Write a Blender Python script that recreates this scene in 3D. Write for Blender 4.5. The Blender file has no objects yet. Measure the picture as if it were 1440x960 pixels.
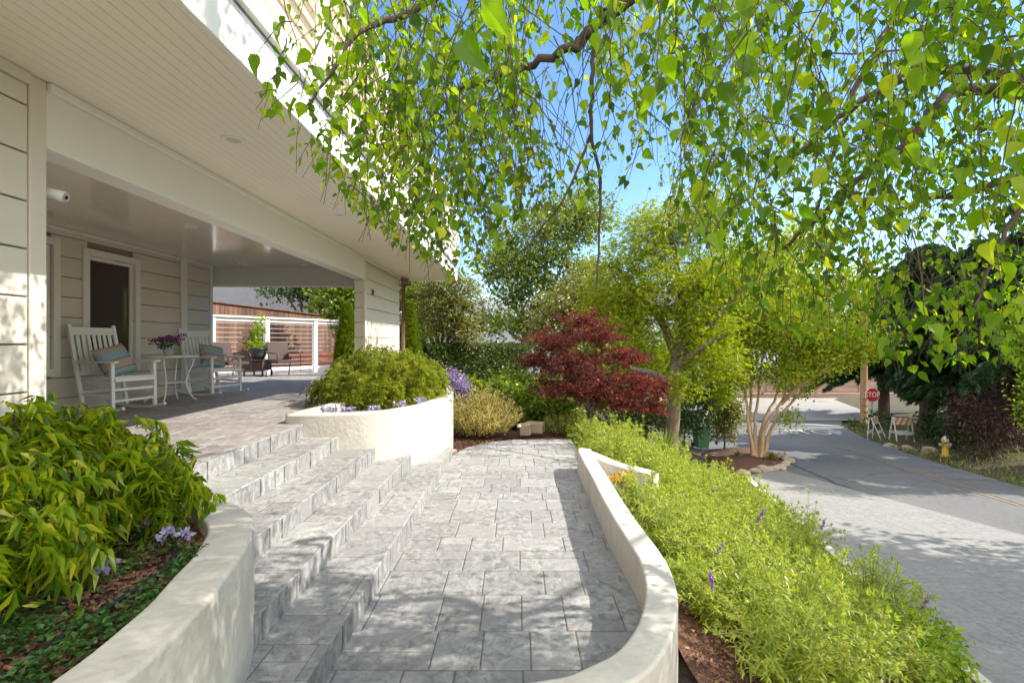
import bpy, math, random
import numpy as np
from mathutils import Vector, Matrix

random.seed(7)
RNG = np.random.default_rng(11)
F, CX, CY, EYE = 680.0, 728.0, 481.0, 1.65
scene = bpy.context.scene
COL = scene.collection
R = math.radians

def W(px, py, Y):
    """point of the place seen at a photo pixel, at distance Y"""
    return np.array([(px - CX) * Y / F, Y, EYE - (py - CY) * Y / F])

def wr(px, Y):
    return px * Y / F

# ------------------------------------------------------------------ mesh building
class MB:
    def __init__(s):
        s.v = []; s.f = []; s.n = 0
    def add(s, v, faces):
        v = np.asarray(v, float).reshape(-1, 3)
        for fa in faces:
            fa = np.asarray(fa, dtype=np.int64)
            if fa.size: s.f.append(fa + s.n)
        s.v.append(v); s.n += len(v)
        return s
    def box(s, lo, hi, rot=None, at=None):
        x0, y0, z0 = lo; x1, y1, z1 = hi
        v = np.array([[x0,y0,z0],[x1,y0,z0],[x1,y1,z0],[x0,y1,z0],[x0,y0,z1],[x1,y0,z1],[x1,y1,z1],[x0,y1,z1]], float)
        if rot is not None: v = v @ np.array(rot).T
        if at is not None: v = v + np.array(at)
        return s.add(v, [[[0,3,2,1],[4,5,6,7],[0,1,5,4],[1,2,6,5],[2,3,7,6],[3,0,4,7]]])
    def bar(s, a, b, w, h, up=(0,0,1)):
        a = np.array(a, float); b = np.array(b, float); d = b - a; L = np.linalg.norm(d); d /= L
        up = np.array(up, float)
        if abs(d @ up) > .98: up = np.array([0, 1., 0])
        x = np.cross(d, up); x /= np.linalg.norm(x); z = np.cross(x, d)
        rot = np.stack([x, d, z], 1)
        return s.box((-w/2, 0, -h/2), (w/2, L, h/2), rot, a)
    def tube(s, pts, rad, n=8, caps=True):
        p = np.array(pts, float); m = len(p)
        r = np.full(m, rad, float) if np.isscalar(rad) else np.array(rad, float)
        t = np.gradient(p, axis=0); t /= np.linalg.norm(t, axis=1)[:, None] + 1e-9
        ref = np.array([0, 0, 1.]) if abs(t[:, 2]).mean() < .8 else np.array([1., 0, 0])
        x = np.cross(t, ref); x /= np.linalg.norm(x, axis=1)[:, None] + 1e-9
        y = np.cross(t, x)
        a = np.arange(n) * 2 * math.pi / n
        v = (p[:, None] + r[:, None, None] * (np.cos(a)[None, :, None] * x[:, None] + np.sin(a)[None, :, None] * y[:, None])).reshape(-1, 3)
        i = np.arange(m - 1)[:, None] * n; j = np.arange(n)[None]; k = (np.arange(n)[None] + 1) % n
        q = np.stack([i + j, i + k, i + n + k, i + n + j], -1).reshape(-1, 4)
        fs = [q]
        if caps: fs.append(np.array([list(range(n)), list(range((m-1)*n, m*n))[::-1]]))
        return s.add(v, fs)
    def lathe(s, prof, n=20, at=(0,0,0)):
        p = np.array(prof, float); m = len(p); a = np.arange(n) * 2 * math.pi / n
        v = np.stack([p[:, None, 0] * np.cos(a), p[:, None, 0] * np.sin(a), np.repeat(p[:, 1:2], n, 1)], -1).reshape(-1, 3) + np.array(at)
        i = np.arange(m - 1)[:, None] * n; j = np.arange(n)[None]; k = (j + 1) % n
        q = np.stack([i + j, i + k, i + n + k, i + n + j], -1).reshape(-1, 4)
        return s.add(v, [q])
    def prism(s, poly, z0, z1):
        p = np.array(poly, float); n = len(p)
        v = np.concatenate([np.c_[p, np.full(n, z0)], np.c_[p, np.full(n, z1)]])
        q = [[i, (i+1) % n, n + (i+1) % n, n + i] for i in range(n)]
        return s.add(v, [q, [list(range(n))[::-1]], [list(range(n, 2*n))]])
    def arrays(s):
        return np.concatenate(s.v), s.f
    def build(s, name, mat, parent=None, world=True, smooth=False):
        """ONE mesh object; with world=True the points are world points and are brought into the parent's frame"""
        v, fs = s.arrays()
        if parent is not None and world: v = v - ORIG[parent.name]
        me = mk_mesh(name, v, fs, smooth)
        if mat is not None: me.materials.append(mat)
        o = bpy.data.objects.new(name, me); COL.objects.link(o)
        if parent is not None: o.parent = parent; ORIG[o.name] = ORIG[parent.name]
        else: ORIG[o.name] = np.zeros(3)
        return o

ORIG = {}
def mk_mesh(name, v, fs, smooth=False):
    me = bpy.data.meshes.new(name)
    tot = sum(len(f) for f in fs); lt = np.concatenate([np.full(len(f), f.shape[1]) for f in fs])
    li = np.concatenate([f.ravel() for f in fs]).astype(np.int32)
    me.vertices.add(len(v)); me.vertices.foreach_set("co", v.astype(np.float32).ravel())
    me.loops.add(len(li)); me.loops.foreach_set("vertex_index", li)
    me.polygons.add(tot)
    ls = np.concatenate([[0], np.cumsum(lt)[:-1]]).astype(np.int32)
    me.polygons.foreach_set("loop_start", ls)
    me.polygons.foreach_set("loop_total", lt.astype(np.int32))
    me.update(calc_edges=True); me.validate()
    me.polygons.foreach_set("use_smooth", np.full(len(me.polygons), smooth, bool))
    return me

def tag(o, label=None, cat=None, group=None, kind=None):
    if label: o["label"] = label
    if cat: o["category"] = cat
    if group: o["group"] = group
    if kind: o["kind"] = kind
    return o

def thing(name, label, cat, loc=(0, 0, 0), rz=0.0, group=None):
    o = bpy.data.objects.new(name, None); COL.objects.link(o)
    o.location = tuple(float(c) for c in loc); o.rotation_euler = (0, 0, rz); o.empty_display_size = .1
    ORIG[o.name] = np.array(loc, float)
    return tag(o, label, cat, group)

def copy_tree(o, parent=None):
    c = o.copy(); COL.objects.link(c)
    if parent is not None: c.parent = parent
    for ch in list(o.children): copy_tree(ch, c)
    return c

def bevel(o, w, seg=2):
    m = o.modifiers.new("bevel", "BEVEL"); m.width = w; m.segments = seg; m.limit_method = "ANGLE"; m.angle_limit = R(40)
    return o

# ------------------------------------------------------------------ materials
def ngroup(name):
    m = bpy.data.materials.new(name); m.use_nodes = True
    nt = m.node_tree; nt.nodes.clear()
    return m, nt, nt.nodes, nt.links

def ramp(N, cols, pos=None, interp="LINEAR"):
    r = N.new("ShaderNodeValToRGB"); e = r.color_ramp; e.interpolation = interp
    pos = pos or [i / (len(cols) - 1) for i in range(len(cols))]
    while len(e.elements) < len(cols): e.elements.new(.5)
    for el, c, p in zip(e.elements, cols, pos): el.position = p; el.color = (*c, 1)
    return r

def surf(name, c1, c2, scale=6.0, rough=.7, bump=.0, bscale=40.0, spec=.4, island=0.0, stretch=None, c3=None, s3=1.0, t3=.5, metal=0.0, bdist=.01, lo=.3, hi=.7, dist=0.0):
    """two-tone noise colour, optional third tone in larger patches, optional per-piece tint, noise bump"""
    m, nt, N, L = ngroup(name)
    out = N.new("ShaderNodeOutputMaterial"); p = N.new("ShaderNodeBsdfPrincipled")
    L.new(p.outputs[0], out.inputs[0])
    tc = N.new("ShaderNodeTexCoord"); vec = tc.outputs["Object"]
    if stretch:
        mp = N.new("ShaderNodeMapping"); mp.inputs["Scale"].default_value = stretch; L.new(vec, mp.inputs[0]); vec = mp.outputs[0]
    n1 = N.new("ShaderNodeTexNoise"); n1.inputs["Scale"].default_value = scale; n1.inputs["Detail"].default_value = 8; n1.inputs["Roughness"].default_value = .65
    L.new(vec, n1.inputs["Vector"])
    n1.inputs["Distortion"].default_value = dist
    r = ramp(N, [c1, c2], [lo, hi]); L.new(n1.outputs["Fac"], r.inputs[0]); colr = r.outputs[0]
    if c3:
        n3 = N.new("ShaderNodeTexNoise"); n3.inputs["Scale"].default_value = s3; n3.inputs["Detail"].default_value = 6; L.new(vec, n3.inputs["Vector"])
        r3 = ramp(N, [(0,0,0), (1,1,1)], [t3, t3 + .18]); L.new(n3.outputs["Fac"], r3.inputs[0])
        mx = N.new("ShaderNodeMixRGB"); mx.inputs[2].default_value = (*c3, 1); L.new(r3.outputs[0], mx.inputs[0]); L.new(colr, mx.inputs[1]); colr = mx.outputs[0]
    if island:
        g = N.new("ShaderNodeNewGeometry"); hs = N.new("ShaderNodeHueSaturation")
        ma = N.new("ShaderNodeMapRange"); ma.inputs[3].default_value = 1 - island; ma.inputs[4].default_value = 1 + island
        L.new(g.outputs["Random Per Island"], ma.inputs[0]); L.new(ma.outputs[0], hs.inputs["Value"]); L.new(colr, hs.inputs["Color"]); colr = hs.outputs[0]
    L.new(colr, p.inputs["Base Color"])
    p.inputs["Roughness"].default_value = rough; p.inputs["Specular IOR Level"].default_value = spec; p.inputs["Metallic"].default_value = metal
    if bump:
        nb = N.new("ShaderNodeTexNoise"); nb.inputs["Scale"].default_value = bscale; nb.inputs["Detail"].default_value = 6; L.new(vec, nb.inputs["Vector"])
        b = N.new("ShaderNodeBump"); b.inputs["Strength"].default_value = bump; b.inputs["Distance"].default_value = bdist
        L.new(nb.outputs["Fac"], b.inputs["Height"]); L.new(b.outputs[0], p.inputs["Normal"])
    return m

def leafmat(name, cols, transl=.4, rough=.4, gloss=.035, pos=None, tcol=None):
    """leaf: every leaf its own tint, light passes through it"""
    m, nt, N, L = ngroup(name)
    out = N.new("ShaderNodeOutputMaterial")
    g = N.new("ShaderNodeNewGeometry"); r = ramp(N, cols, pos); L.new(g.outputs["Random Per Island"], r.inputs[0])
    d = N.new("ShaderNodeBsdfDiffuse"); t = N.new("ShaderNodeBsdfTranslucent"); gl = N.new("ShaderNodeBsdfGlossy"); gl.inputs["Roughness"].default_value = rough
    L.new(r.outputs[0], d.inputs[0])
    mt = N.new("ShaderNodeMixRGB"); mt.blend_type = "MULTIPLY"; mt.inputs[0].default_value = 1
    mt.inputs[2].default_value = (*(tcol or (1.5, 1.45, .6)), 1); L.new(r.outputs[0], mt.inputs[1]); L.new(mt.outputs[0], t.inputs[0])
    m1 = N.new("ShaderNodeMixShader"); m1.inputs[0].default_value = transl; L.new(d.outputs[0], m1.inputs[1]); L.new(t.outputs[0], m1.inputs[2])
    m2 = N.new("ShaderNodeMixShader"); m2.inputs[0].default_value = gloss; L.new(m1.outputs[0], m2.inputs[1]); L.new(gl.outputs[0], m2.inputs[2])
    L.new(m2.outputs[0], out.inputs[0])
    return m

M = {}
M["trim"] = surf("trim_paint", (.80,.775,.715), (.83,.805,.75), 3, .5, .05, 60)
M["siding"] = surf("siding_paint", (.665,.605,.51), (.715,.655,.56), 2.5, .6, .15, 30, stretch=(1,.25,1), c3=(.605,.555,.475), s3=2.2, t3=.6)
M["slat"] = surf("tan_slat_paint", (.50,.40,.28), (.57,.46,.33), 3, .6, .1, 40, stretch=(1,.2,1))
M["siding_gap"] = surf("siding_gap", (.25,.22,.18), (.3,.26,.21), 3, .8)
M["soffit"] = surf("soffit_paint", (.82,.745,.64), (.85,.775,.67), 2, .45, .03, 40)
M["ceiling"] = surf("ceiling_gloss_paint", (.79,.71,.61), (.82,.745,.645), 2, .14, .03, 30, spec=.5)
M["white"] = surf("white_paint", (.80,.80,.78), (.84,.84,.82), 5, .4, .05, 60)
M["stucco"] = surf("planter_stucco", (.46,.43,.375), (.59,.555,.495), 4.5, .88, .7, 24, c3=(.44,.405,.345), s3=1.1, t3=.55, bdist=.009, dist=.6)
M["pave"] = surf("stamped_concrete", (.15,.146,.14), (.39,.375,.355), 15, .7, .8, 34, island=.15, c3=(.27,.26,.25), s3=3.2, t3=.48, bdist=.010, lo=.33, hi=.68, dist=.8)
M["porchpave"] = surf("porch_concrete", (.18,.158,.15), (.42,.385,.36), 13, .5, .7, 32, island=.13, c3=(.30,.27,.255), s3=2.6, t3=.52, bdist=.010, lo=.33, hi=.68, dist=.7)
M["grout"] = surf("paving_joint", (.09,.088,.085), (.15,.145,.14), 14, .9, .3, 60)
M["riser"] = surf("riser_concrete", (.14,.137,.142), (.36,.35,.335), 17, .7, .8, 34, island=.14, c3=(.24,.235,.23), s3=3.6, t3=.50, stretch=(1,1,.6), lo=.35, hi=.67, dist=.8)
M["drive"] = surf("driveway_concrete", (.18,.175,.168), (.31,.302,.29), 20, .88, .35, 60, island=.05, c3=(.25,.243,.233), s3=.6, t3=.5, bdist=.008, lo=.33, hi=.68, dist=.4)
M["asphalt"] = surf("asphalt", (.085,.085,.09), (.18,.18,.182), 24, .92, .6, 160, c3=(.155,.153,.15), s3=.3, t3=.47, stretch=(1,.35,1))
M["street2"] = surf("sunlit_concrete_road", (.22,.205,.18), (.29,.27,.24), 6, .9, .3, 60, c3=(.19,.175,.155), s3=.4, t3=.55)
M["drive_joint"] = surf("driveway_joint", (.17,.163,.155), (.25,.242,.23), 10, .9, .3, 60)
M["kerb"] = surf("kerb_concrete", (.52,.48,.42), (.62,.58,.51), 8, .8, .3, 40)
M["mulch"] = surf("bark_mulch", (.045,.020,.013), (.20,.095,.060), 34, .95, 1.0, 60, island=.3, bdist=.03)
M["chip"] = surf("bark_chips", (.10,.045,.028), (.30,.155,.10), 22, .9, .5, 60, island=.45)
M["soil"] = surf("garden_soil", (.045,.033,.022), (.11,.085,.055), 5, .95, .8, 25, c3=(.06,.075,.025), s3=.6, t3=.48, bdist=.04)
M["bark"] = surf("grey_bark", (.09,.065,.048), (.24,.185,.14), 14, .9, .9, 40, stretch=(1,1,.25), bdist=.02)
M["bark_dark"] = surf("dark_bark", (.045,.03,.025), (.12,.085,.07), 16, .9, .8, 40, stretch=(1,1,.4))
M["bark_red"] = surf("redwood_bark", (.07,.035,.025), (.17,.09,.065), 12, .95, .9, 30, stretch=(1,1,.12), bdist=.04)
M["bark_tan"] = surf("smooth_tan_bark", (.42,.26,.13), (.62,.44,.26), 7, .6, .2, 30, stretch=(1,1,.3), c3=(.33,.20,.11), s3=3, t3=.58)
M["twig"] = surf("twig_bark", (.07,.04,.03), (.14,.09,.06), 30, .8)
M["stem"] = surf("green_stem", (.16,.20,.06), (.26,.30,.10), 20, .7)
M["copper"] = surf("brown_copper", (.13,.07,.05), (.20,.115,.085), 8, .4, .1, 40, metal=.4)
M["black"] = surf("black_plastic", (.015,.015,.017), (.03,.03,.033), 20, .5)
M["dkmetal"] = surf("dark_metal", (.05,.045,.042), (.08,.072,.066), 20, .4, metal=.4)
M["steel"] = surf("steel_wire", (.42,.41,.39), (.55,.54,.52), 20, .4, metal=.6)
M["wicker"] = surf("wicker", (.045,.027,.023), (.11,.07,.06), 60, .6, .8, 90, stretch=(1,1,2.5))
M["pot"] = surf("dark_pot_glaze", (.05,.055,.06), (.08,.085,.09), 8, .45)
M["tin"] = surf("pale_tin_pot", (.55,.60,.60), (.66,.70,.70), 10, .4, .1, 40)
M["redwood"] = surf("redwood_boards", (.085,.042,.03), (.20,.11,.072), 5, .8, .4, 40, stretch=(1,1,.15), island=.3)
M["deckred"] = surf("red_deck_stain", (.30,.075,.045), (.40,.115,.075), 6, .7, .2, 30)
M["greywall"] = surf("grey_stucco", (.17,.175,.20), (.215,.22,.245), 4, .9, .2, 40)
M["farwall"] = surf("far_house_boards", (.52,.56,.62), (.60,.64,.70), 3, .8, .2, 30)
M["farroof"] = surf("far_roof_shingles", (.14,.15,.17), (.22,.23,.25), 12, .9, .4, 30)
M["whitepaint"] = surf("road_paint_white", (.45,.45,.44), (.62,.62,.60), 12, .8, c3=(.22,.22,.22), s3=6, t3=.62)
M["yellowpaint"] = surf("road_paint_yellow", (.21,.165,.105), (.28,.21,.12), 12, .8, c3=(.14,.135,.125), s3=4, t3=.50)
M["signred"] = surf("sign_red", (.42,.02,.025), (.48,.03,.035), 6, .45)
M["signwhite"] = surf("sign_white", (.80,.80,.80), (.84,.84,.84), 6, .45)
M["orange"] = surf("barricade_orange", (.72,.22,.05), (.80,.28,.07), 9, .6)
M["barwhite"] = surf("barricade_white", (.70,.68,.64), (.78,.76,.72), 9, .6)
M["hydrant"] = surf("hydrant_yellow", (.70,.42,.04), (.78,.50,.06), 9, .45)
M["silver"] = surf("silver_cap", (.50,.50,.48), (.62,.62,.60), 9, .4, metal=.5)
M["polewood"] = surf("pole_wood", (.17,.10,.05), (.30,.19,.09), 10, .9, .5, 30, stretch=(1,1,.15))
M["bingreen"] = surf("bin_green", (.05,.16,.07), (.08,.21,.10), 8, .55)
M["rock"] = surf("garden_rock", (.25,.20,.15), (.44,.37,.29), 7, .9, .6, 20)
M["block"] = surf("wall_block", (.24,.185,.13), (.36,.29,.21), 8, .9, .5, 30)
M["fencebrown"] = surf("brown_fence_boards", (.19,.125,.10), (.30,.21,.17), 4, .85, .3, 30, stretch=(.15,1,1.5), island=.2)
M["lens"] = surf("lamp_lens", (.55,.50,.42), (.6,.55,.47), 4, .3)
M["digits"] = surf("house_number_metal", (.10,.10,.10), (.14,.14,.14), 9, .4, metal=.5)

def glassmat():
    m, nt, N, L = ngroup("window_glass")
    out = N.new("ShaderNodeOutputMaterial"); p = N.new("ShaderNodeBsdfPrincipled")
    p.inputs["Base Color"].default_value = (.055,.035,.024,1); p.inputs["Roughness"].default_value = .04; p.inputs["Specular IOR Level"].default_value = .8
    L.new(p.outputs[0], out.inputs[0]); return m
M["glass"] = glassmat()

def pillowmat():
    m, nt, N, L = ngroup("striped_pillow_cloth")
    out = N.new("ShaderNodeOutputMaterial"); p = N.new("ShaderNodeBsdfPrincipled"); L.new(p.outputs[0], out.inputs[0])
    tc = N.new("ShaderNodeTexCoord"); sp = N.new("ShaderNodeSeparateXYZ"); L.new(tc.outputs["Object"], sp.inputs[0])
    mr = N.new("ShaderNodeMapRange"); mr.inputs[1].default_value = -.23; mr.inputs[2].default_value = .23; L.new(sp.outputs["Z"], mr.inputs[0])
    b, g, d = (.26,.37,.40), (.43,.335,.255), (.13,.16,.17)
    r = ramp(N, [b, d, g, g, d, b, b, g], [0, .22, .25, .46, .48, .51, .73, .76], "CONSTANT"); L.new(mr.outputs[0], r.inputs[0])
    L.new(r.outputs[0], p.inputs["Base Color"]); p.inputs["Roughness"].default_value = .9
    return m
M["pillow"] = pillowmat()

# leaves
M["l_birch"] = leafmat("birch_leaf", [(.045,.11,.005), (.125,.24,.008), (.235,.36,.011), (.43,.46,.02)], .62, pos=[0,.35,.8,1], tcol=(1.6,1.65,.28), gloss=.02)
M["l_birch2"] = leafmat("birch_leaf_small", [(.08,.12,.012), (.14,.19,.016), (.24,.28,.025)], .52, tcol=(1.7,1.55,.45))
M["l_lace"] = leafmat("laceleaf", [(.07,.15,.010), (.18,.30,.014), (.36,.44,.020), (.50,.46,.04)], .5, pos=[0,.3,.75,1], tcol=(1.5,1.5,.4))
M["l_lace2"] = leafmat("laceleaf_far", [(.13,.18,.025), (.24,.29,.035), (.38,.39,.06)], .48)
M["l_salvia"] = leafmat("salvia_leaf", [(.21,.28,.035), (.34,.42,.05), (.47,.51,.08), (.54,.46,.10)], .5, pos=[0,.4,.92,1], tcol=(1.35,1.38,.5))
M["l_gold"] = leafmat("golden_leaf", [(.40,.36,.10), (.66,.58,.20), (.55,.46,.24)], .45)
M["l_red"] = leafmat("red_maple_leaf", [(.045,.014,.022), (.12,.034,.036), (.22,.066,.056), (.40,.18,.12)], .48, tcol=(1.7,.75,.6))
M["l_green"] = leafmat("tree_leaf", [(.06,.11,.015), (.13,.19,.02), (.25,.29,.035)], .5)
M["l_lime"] = leafmat("lime_leaf", [(.11,.20,.010), (.22,.34,.014), (.38,.46,.024)], .55, tcol=(1.5,1.5,.4))
M["l_crape"] = leafmat("crape_leaf", [(.15,.22,.010), (.29,.37,.014), (.46,.48,.024)], .55, tcol=(1.5,1.45,.4))
M["l_dark"] = leafmat("dark_leaf", [(.018,.045,.014), (.04,.085,.02), (.08,.13,.03)], .3)
M["l_olive"] = leafmat("olive_leaf", [(.09,.10,.025), (.18,.19,.05), (.31,.30,.09)], .4)
M["l_shrub"] = leafmat("shrub_leaf", [(.06,.12,.010), (.13,.21,.014), (.34,.37,.02)], .45, pos=[0,.6,1])
M["l_hedge"] = leafmat("hedge_leaf", [(.025,.05,.012), (.055,.095,.02), (.14,.17,.03)], .3)
M["l_conifer"] = leafmat("conifer_needle", [(.022,.050,.024), (.045,.095,.042), (.08,.15,.06)], .3, tcol=(1.2,1.2,.7))
M["l_brown"] = leafmat("dead_brush", [(.05,.028,.018), (.11,.06,.04)], .2, tcol=(1,1,1))
M["l_arbor"] = leafmat("arborvitae_spray", [(.09,.16,.012), (.18,.27,.018), (.28,.35,.025)], .35)
M["l_cover"] = leafmat("ground_cover_leaf", [(.025,.07,.015), (.05,.13,.025), (.09,.19,.035)], .35)
M["l_grass"] = leafmat("grass_blade", [(.10,.17,.03), (.20,.28,.05), (.33,.35,.10)], .4)
M["l_dry"] = leafmat("fallen_leaf", [(.30,.17,.05), (.45,.30,.08), (.25,.12,.05)], .3)
M["p_purple"] = leafmat("purple_petal", [(.16,.05,.30), (.26,.12,.42), (.48,.36,.62)], .35, tcol=(1,1,1))
M["p_lilac"] = leafmat("lilac_petal", [(.22,.14,.36), (.36,.26,.52), (.58,.50,.68)], .35, tcol=(1,1,1))
M["p_violet"] = leafmat("violet_petal", [(.24,.20,.42), (.38,.32,.55), (.52,.48,.64)], .35, tcol=(1,1,1))
M["p_magenta"] = leafmat("magenta_petal", [(.22,.01,.20), (.36,.02,.32)], .35, tcol=(1,1,1))
M["p_yellow"] = leafmat("yellow_petal", [(.60,.35,.02), (.70,.45,.04)], .35, tcol=(1,1,1))
M["p_white"] = leafmat("cream_petal", [(.60,.55,.40), (.70,.66,.55)], .35, tcol=(1,1,1))

# ------------------------------------------------------------------ foliage
def T_birch(curl=.18, fold=0.0):
    t = [0, .14, .38, .66, 1.0]; w = [0, .27, .36, .21, 0]
    v = [(0, y, 0) for y in t] + [(w[i], t[i] - .03, .09) for i in (1,2,3)] + [(-w[i], t[i] - .03, .09) for i in (1,2,3)]
    v = np.array(v + [(.018, -.34, .05), (-.018, -.34, .05)], float); v[:, 2] -= curl * v[:, 1]**2; v[8:11, 2] += fold; v[5:8, 2] += fold
    f = [(0,5,1),(1,5,6),(1,6,2),(2,6,7),(2,7,3),(3,7,4),(0,1,8),(1,9,8),(1,2,9),(2,10,9),(2,3,10),(3,4,10),(0,11,12)]
    return v, np.array(f)
def T_leaf(w=.3, fold=.1, droop=.12):
    v = np.array([(0,0,0),(w,.5,fold),(0,1,-droop),(-w,.5,fold),(0,.5,0)], float)
    return v, np.array([(0,1,4),(4,1,2),(0,4,3),(4,2,3)])
def T_quad(w=.32):
    v = np.array([(0,0,0),(w,.5,.1),(0,1,-.1),(-w,.5,.1)], float)
    return v, np.array([(0,1,2),(0,2,3)])
def T_lance(w=.09, droop=.35):
    v = np.array([(0,0,0),(w,.35,.02),(-w,.35,.02),(w*.8,.7,-droop*.4),(-w*.8,.7,-droop*.4),(0,1,-droop)], float)
    return v, np.array([(0,1,2),(1,3,2),(2,3,4),(3,5,4)])
def T_palm(n=5, spread=75, w=.055, droop=.3, wav=.0):
    V, Fc = [], []
    for k in range(n):
        a = R(-spread + 2 * spread * k / (n - 1)); L = 1 - .35 * abs(2 * k / (n - 1) - 1)**1.5
        d = np.array([math.sin(a), math.cos(a), 0]); s = np.array([math.cos(a), -math.sin(a), 0]); b = len(V)
        V += [np.zeros(3), d*L*.5 + s*w + [0,0,.02], d*L + np.array([0,0,-droop*L]), d*L*.5 - s*w + [0,0,.02]]
        Fc += [(b, b+1, b+2), (b, b+2, b+3)]
    return np.array(V), np.array(Fc)
TB2, TB3 = T_birch(.42, .06), T_birch(-.12, -.05)
TB, TL, TQ, TS, TP, TP7, TN = T_birch(), T_leaf(), T_quad(), T_lance(), T_palm(), T_palm(5, 72, .028, .55), T_palm(7, 55, .022, .3)

def unit(a): return a / (np.linalg.norm(a, axis=-1, keepdims=True) + 1e-9)
def rdir(n): return unit(RNG.normal(size=(n, 3)))

def leaves(mb, tmpl, pos, d, nrm, size):
    tv, tf = tmpl; n = len(pos)
    if n == 0: return
    y = unit(np.asarray(d, float)); x = unit(np.cross(y, nrm)); z = np.cross(x, y)
    size = np.broadcast_to(size, (n,))[:, None, None]
    v = pos[:, None] + size * (tv[None, :, 0:1] * x[:, None] + tv[None, :, 1:2] * y[:, None] + tv[None, :, 2:3] * z[:, None])
    k = len(tv)
    mb.add(v.reshape(-1, 3), [(tf[None] + (np.arange(n) * k)[:, None, None]).reshape(-1, tf.shape[1])])

def ell(n, c, r, shell=.45, flat=None):
    """n points in an ellipsoid, more of them towards its skin"""
    u = rdir(n); q = RNG.random(n)**shell
    p = u * q[:, None] * np.asarray(r)
    return np.asarray(c) + p, u

def crown(mb, clumps, n_sub, per, rs, size, tmpl, droop=.2, up=.8, shell=.4, twigs=None, trunk_top=None, sj=.35, keep=None, layer=0.0):
    """clumps [(centre, radii)], each with n_sub twig tips carrying per leaves spread within rs"""
    vol = np.array([max(1e-4, np.prod(c[1])**(2/3)) for c in clumps]); share = vol / vol.sum()
    for (c, r), s in zip(clumps, share):
        m = max(3, int(n_sub * s)); sc, out = ell(m, c, r, shell)
        # uneven outline: push some tips out, pull some in
        sc = np.asarray(c) + (sc - np.asarray(c)) * RNG.uniform(.78, 1.18, (m, 1))
        if keep is not None:
            ok = keep(sc); sc, out = sc[ok], out[ok]; m = len(sc)
            if m == 0: continue
        p = np.repeat(sc, per, 0) + RNG.normal(size=(m * per, 3)) * np.array([rs, rs, rs * (1 - layer)]) * .6
        o = np.repeat(out, per, 0)
        d = unit(o * .7 + RNG.normal(size=p.shape) * .7 + np.array([0, 0, -droop]))
        nr = unit(np.array([0, 0, up]) + RNG.normal(size=p.shape) * .55)
        leaves(mb, tmpl, p, d, nr, size * RNG.uniform(1 - sj, 1 + sj, len(p)))
        if twigs is not None:
            k = min(m, max(4, m // 6))
            for i in RNG.choice(m, k, replace=False):
                a = np.asarray(c) + (sc[i] - np.asarray(c)) * .1; b = sc[i]; mid = (a + b) / 2 + RNG.normal(size=3) * .06 * np.linalg.norm(b - a)
                w = twigs; twigs_mb.tube([a, mid, b], [w, w * .7, w * .35], 4, False)

twigs_mb = MB()
def limb(mb, pts, r0, r1, n=8, wob=.03):
    pts = np.array(pts, float); m = max(6, len(pts) * 4)
    t = np.linspace(0, len(pts) - 1, m); p = np.stack([np.interp(t, range(len(pts)), pts[:, k]) for k in range(3)], 1)
    for _ in range(2): p[1:-1] = (p[:-2] + 2 * p[1:-1] + p[2:]) / 4
    L = np.linalg.norm(pts[-1] - pts[0]); p[1:-1] += RNG.normal(size=(m - 2, 3)) * wob * L * .12
    mb.tube(p, np.linspace(r0, r1, m), n)

def make_tree(name, label, cat, base, limbs, clumps, lm, bark, n_sub, per, rs, size, tmpl=TQ, r0=.12, group=None, twig=.012, droop=.2, up=.8, shell=.4, fork=None, layer=0.0, keep=None, trunk=True):
    global twigs_mb
    t = thing(name, label, cat, base, group=group)
    twigs_mb = MB(); cr = MB()
    crown(cr, clumps, n_sub, per, rs, size, tmpl, droop, up, shell, twig, layer=layer, keep=keep)
    tr = MB(); base = np.array(base, float)
    if trunk:
        fk = np.array(fork if fork is not None else base + (np.mean([c[0] for c in clumps], 0) - base) * [.5, .5, .4])
        limb(tr, [base - [0,0,.1], base * .5 + fk * .5, fk], r0, r0 * .75, 10)
        for l in limbs: limb(tr, l, r0 * .62, r0 * .2, 8)
        if not limbs:
            for c, r in clumps: limb(tr, [fk, fk * .45 + np.array(c) * .55 + RNG.normal(size=3) * .1 * np.linalg.norm(r), c], r0 * .5, r0 * .12, 7)
        if twigs_mb.n: tr.add(*twigs_mb.arrays())
        tr.build("trunk", bark, t, smooth=True)
    cr.build("crown", lm, t)
    return t
# ------------------------------------------------------------------ the lie of the land
ZP = .75                                   # porch floor
def z_street(Y): return -.80 - .085 * np.minimum(Y, 30.)
def x_kerb(Y): return 3.65 + .25 * (Y - 4.05)
def x_right(Y): return np.interp(Y, [-10, 11.4, 15, 21.3, 28, 60], [6.6, 11.9, 12.95, 15.3, 18.8, 40])
def ground_z(X, Y):
    X = np.asarray(X, float); Y = np.asarray(Y, float)
    k = x_kerb(Y); zs = z_street(Y)
    top = np.where(Y > 8.3, -.045 * (Y - 8.3), 0.) - .07
    top = np.maximum(top, -.9)
    t = np.clip((X - .95) / (k - .95), 0, 1)
    z = top * (1 - t) + (zs - .05) * t
    z = np.where(X < .95, top + np.clip((-.5 - X) / 3, 0, 1) * np.clip((Y - 8) / 4, 0, 1) * .35, z)
    xr = x_right(Y)
    return np.where(X > xr, zs - .05 + np.clip((X - xr - .3) * .12, 0, .5), z)

def gz(x, y): return float(ground_z(x, y))
def on(px, py, Y):
    p = W(px, py, Y); return p

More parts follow.
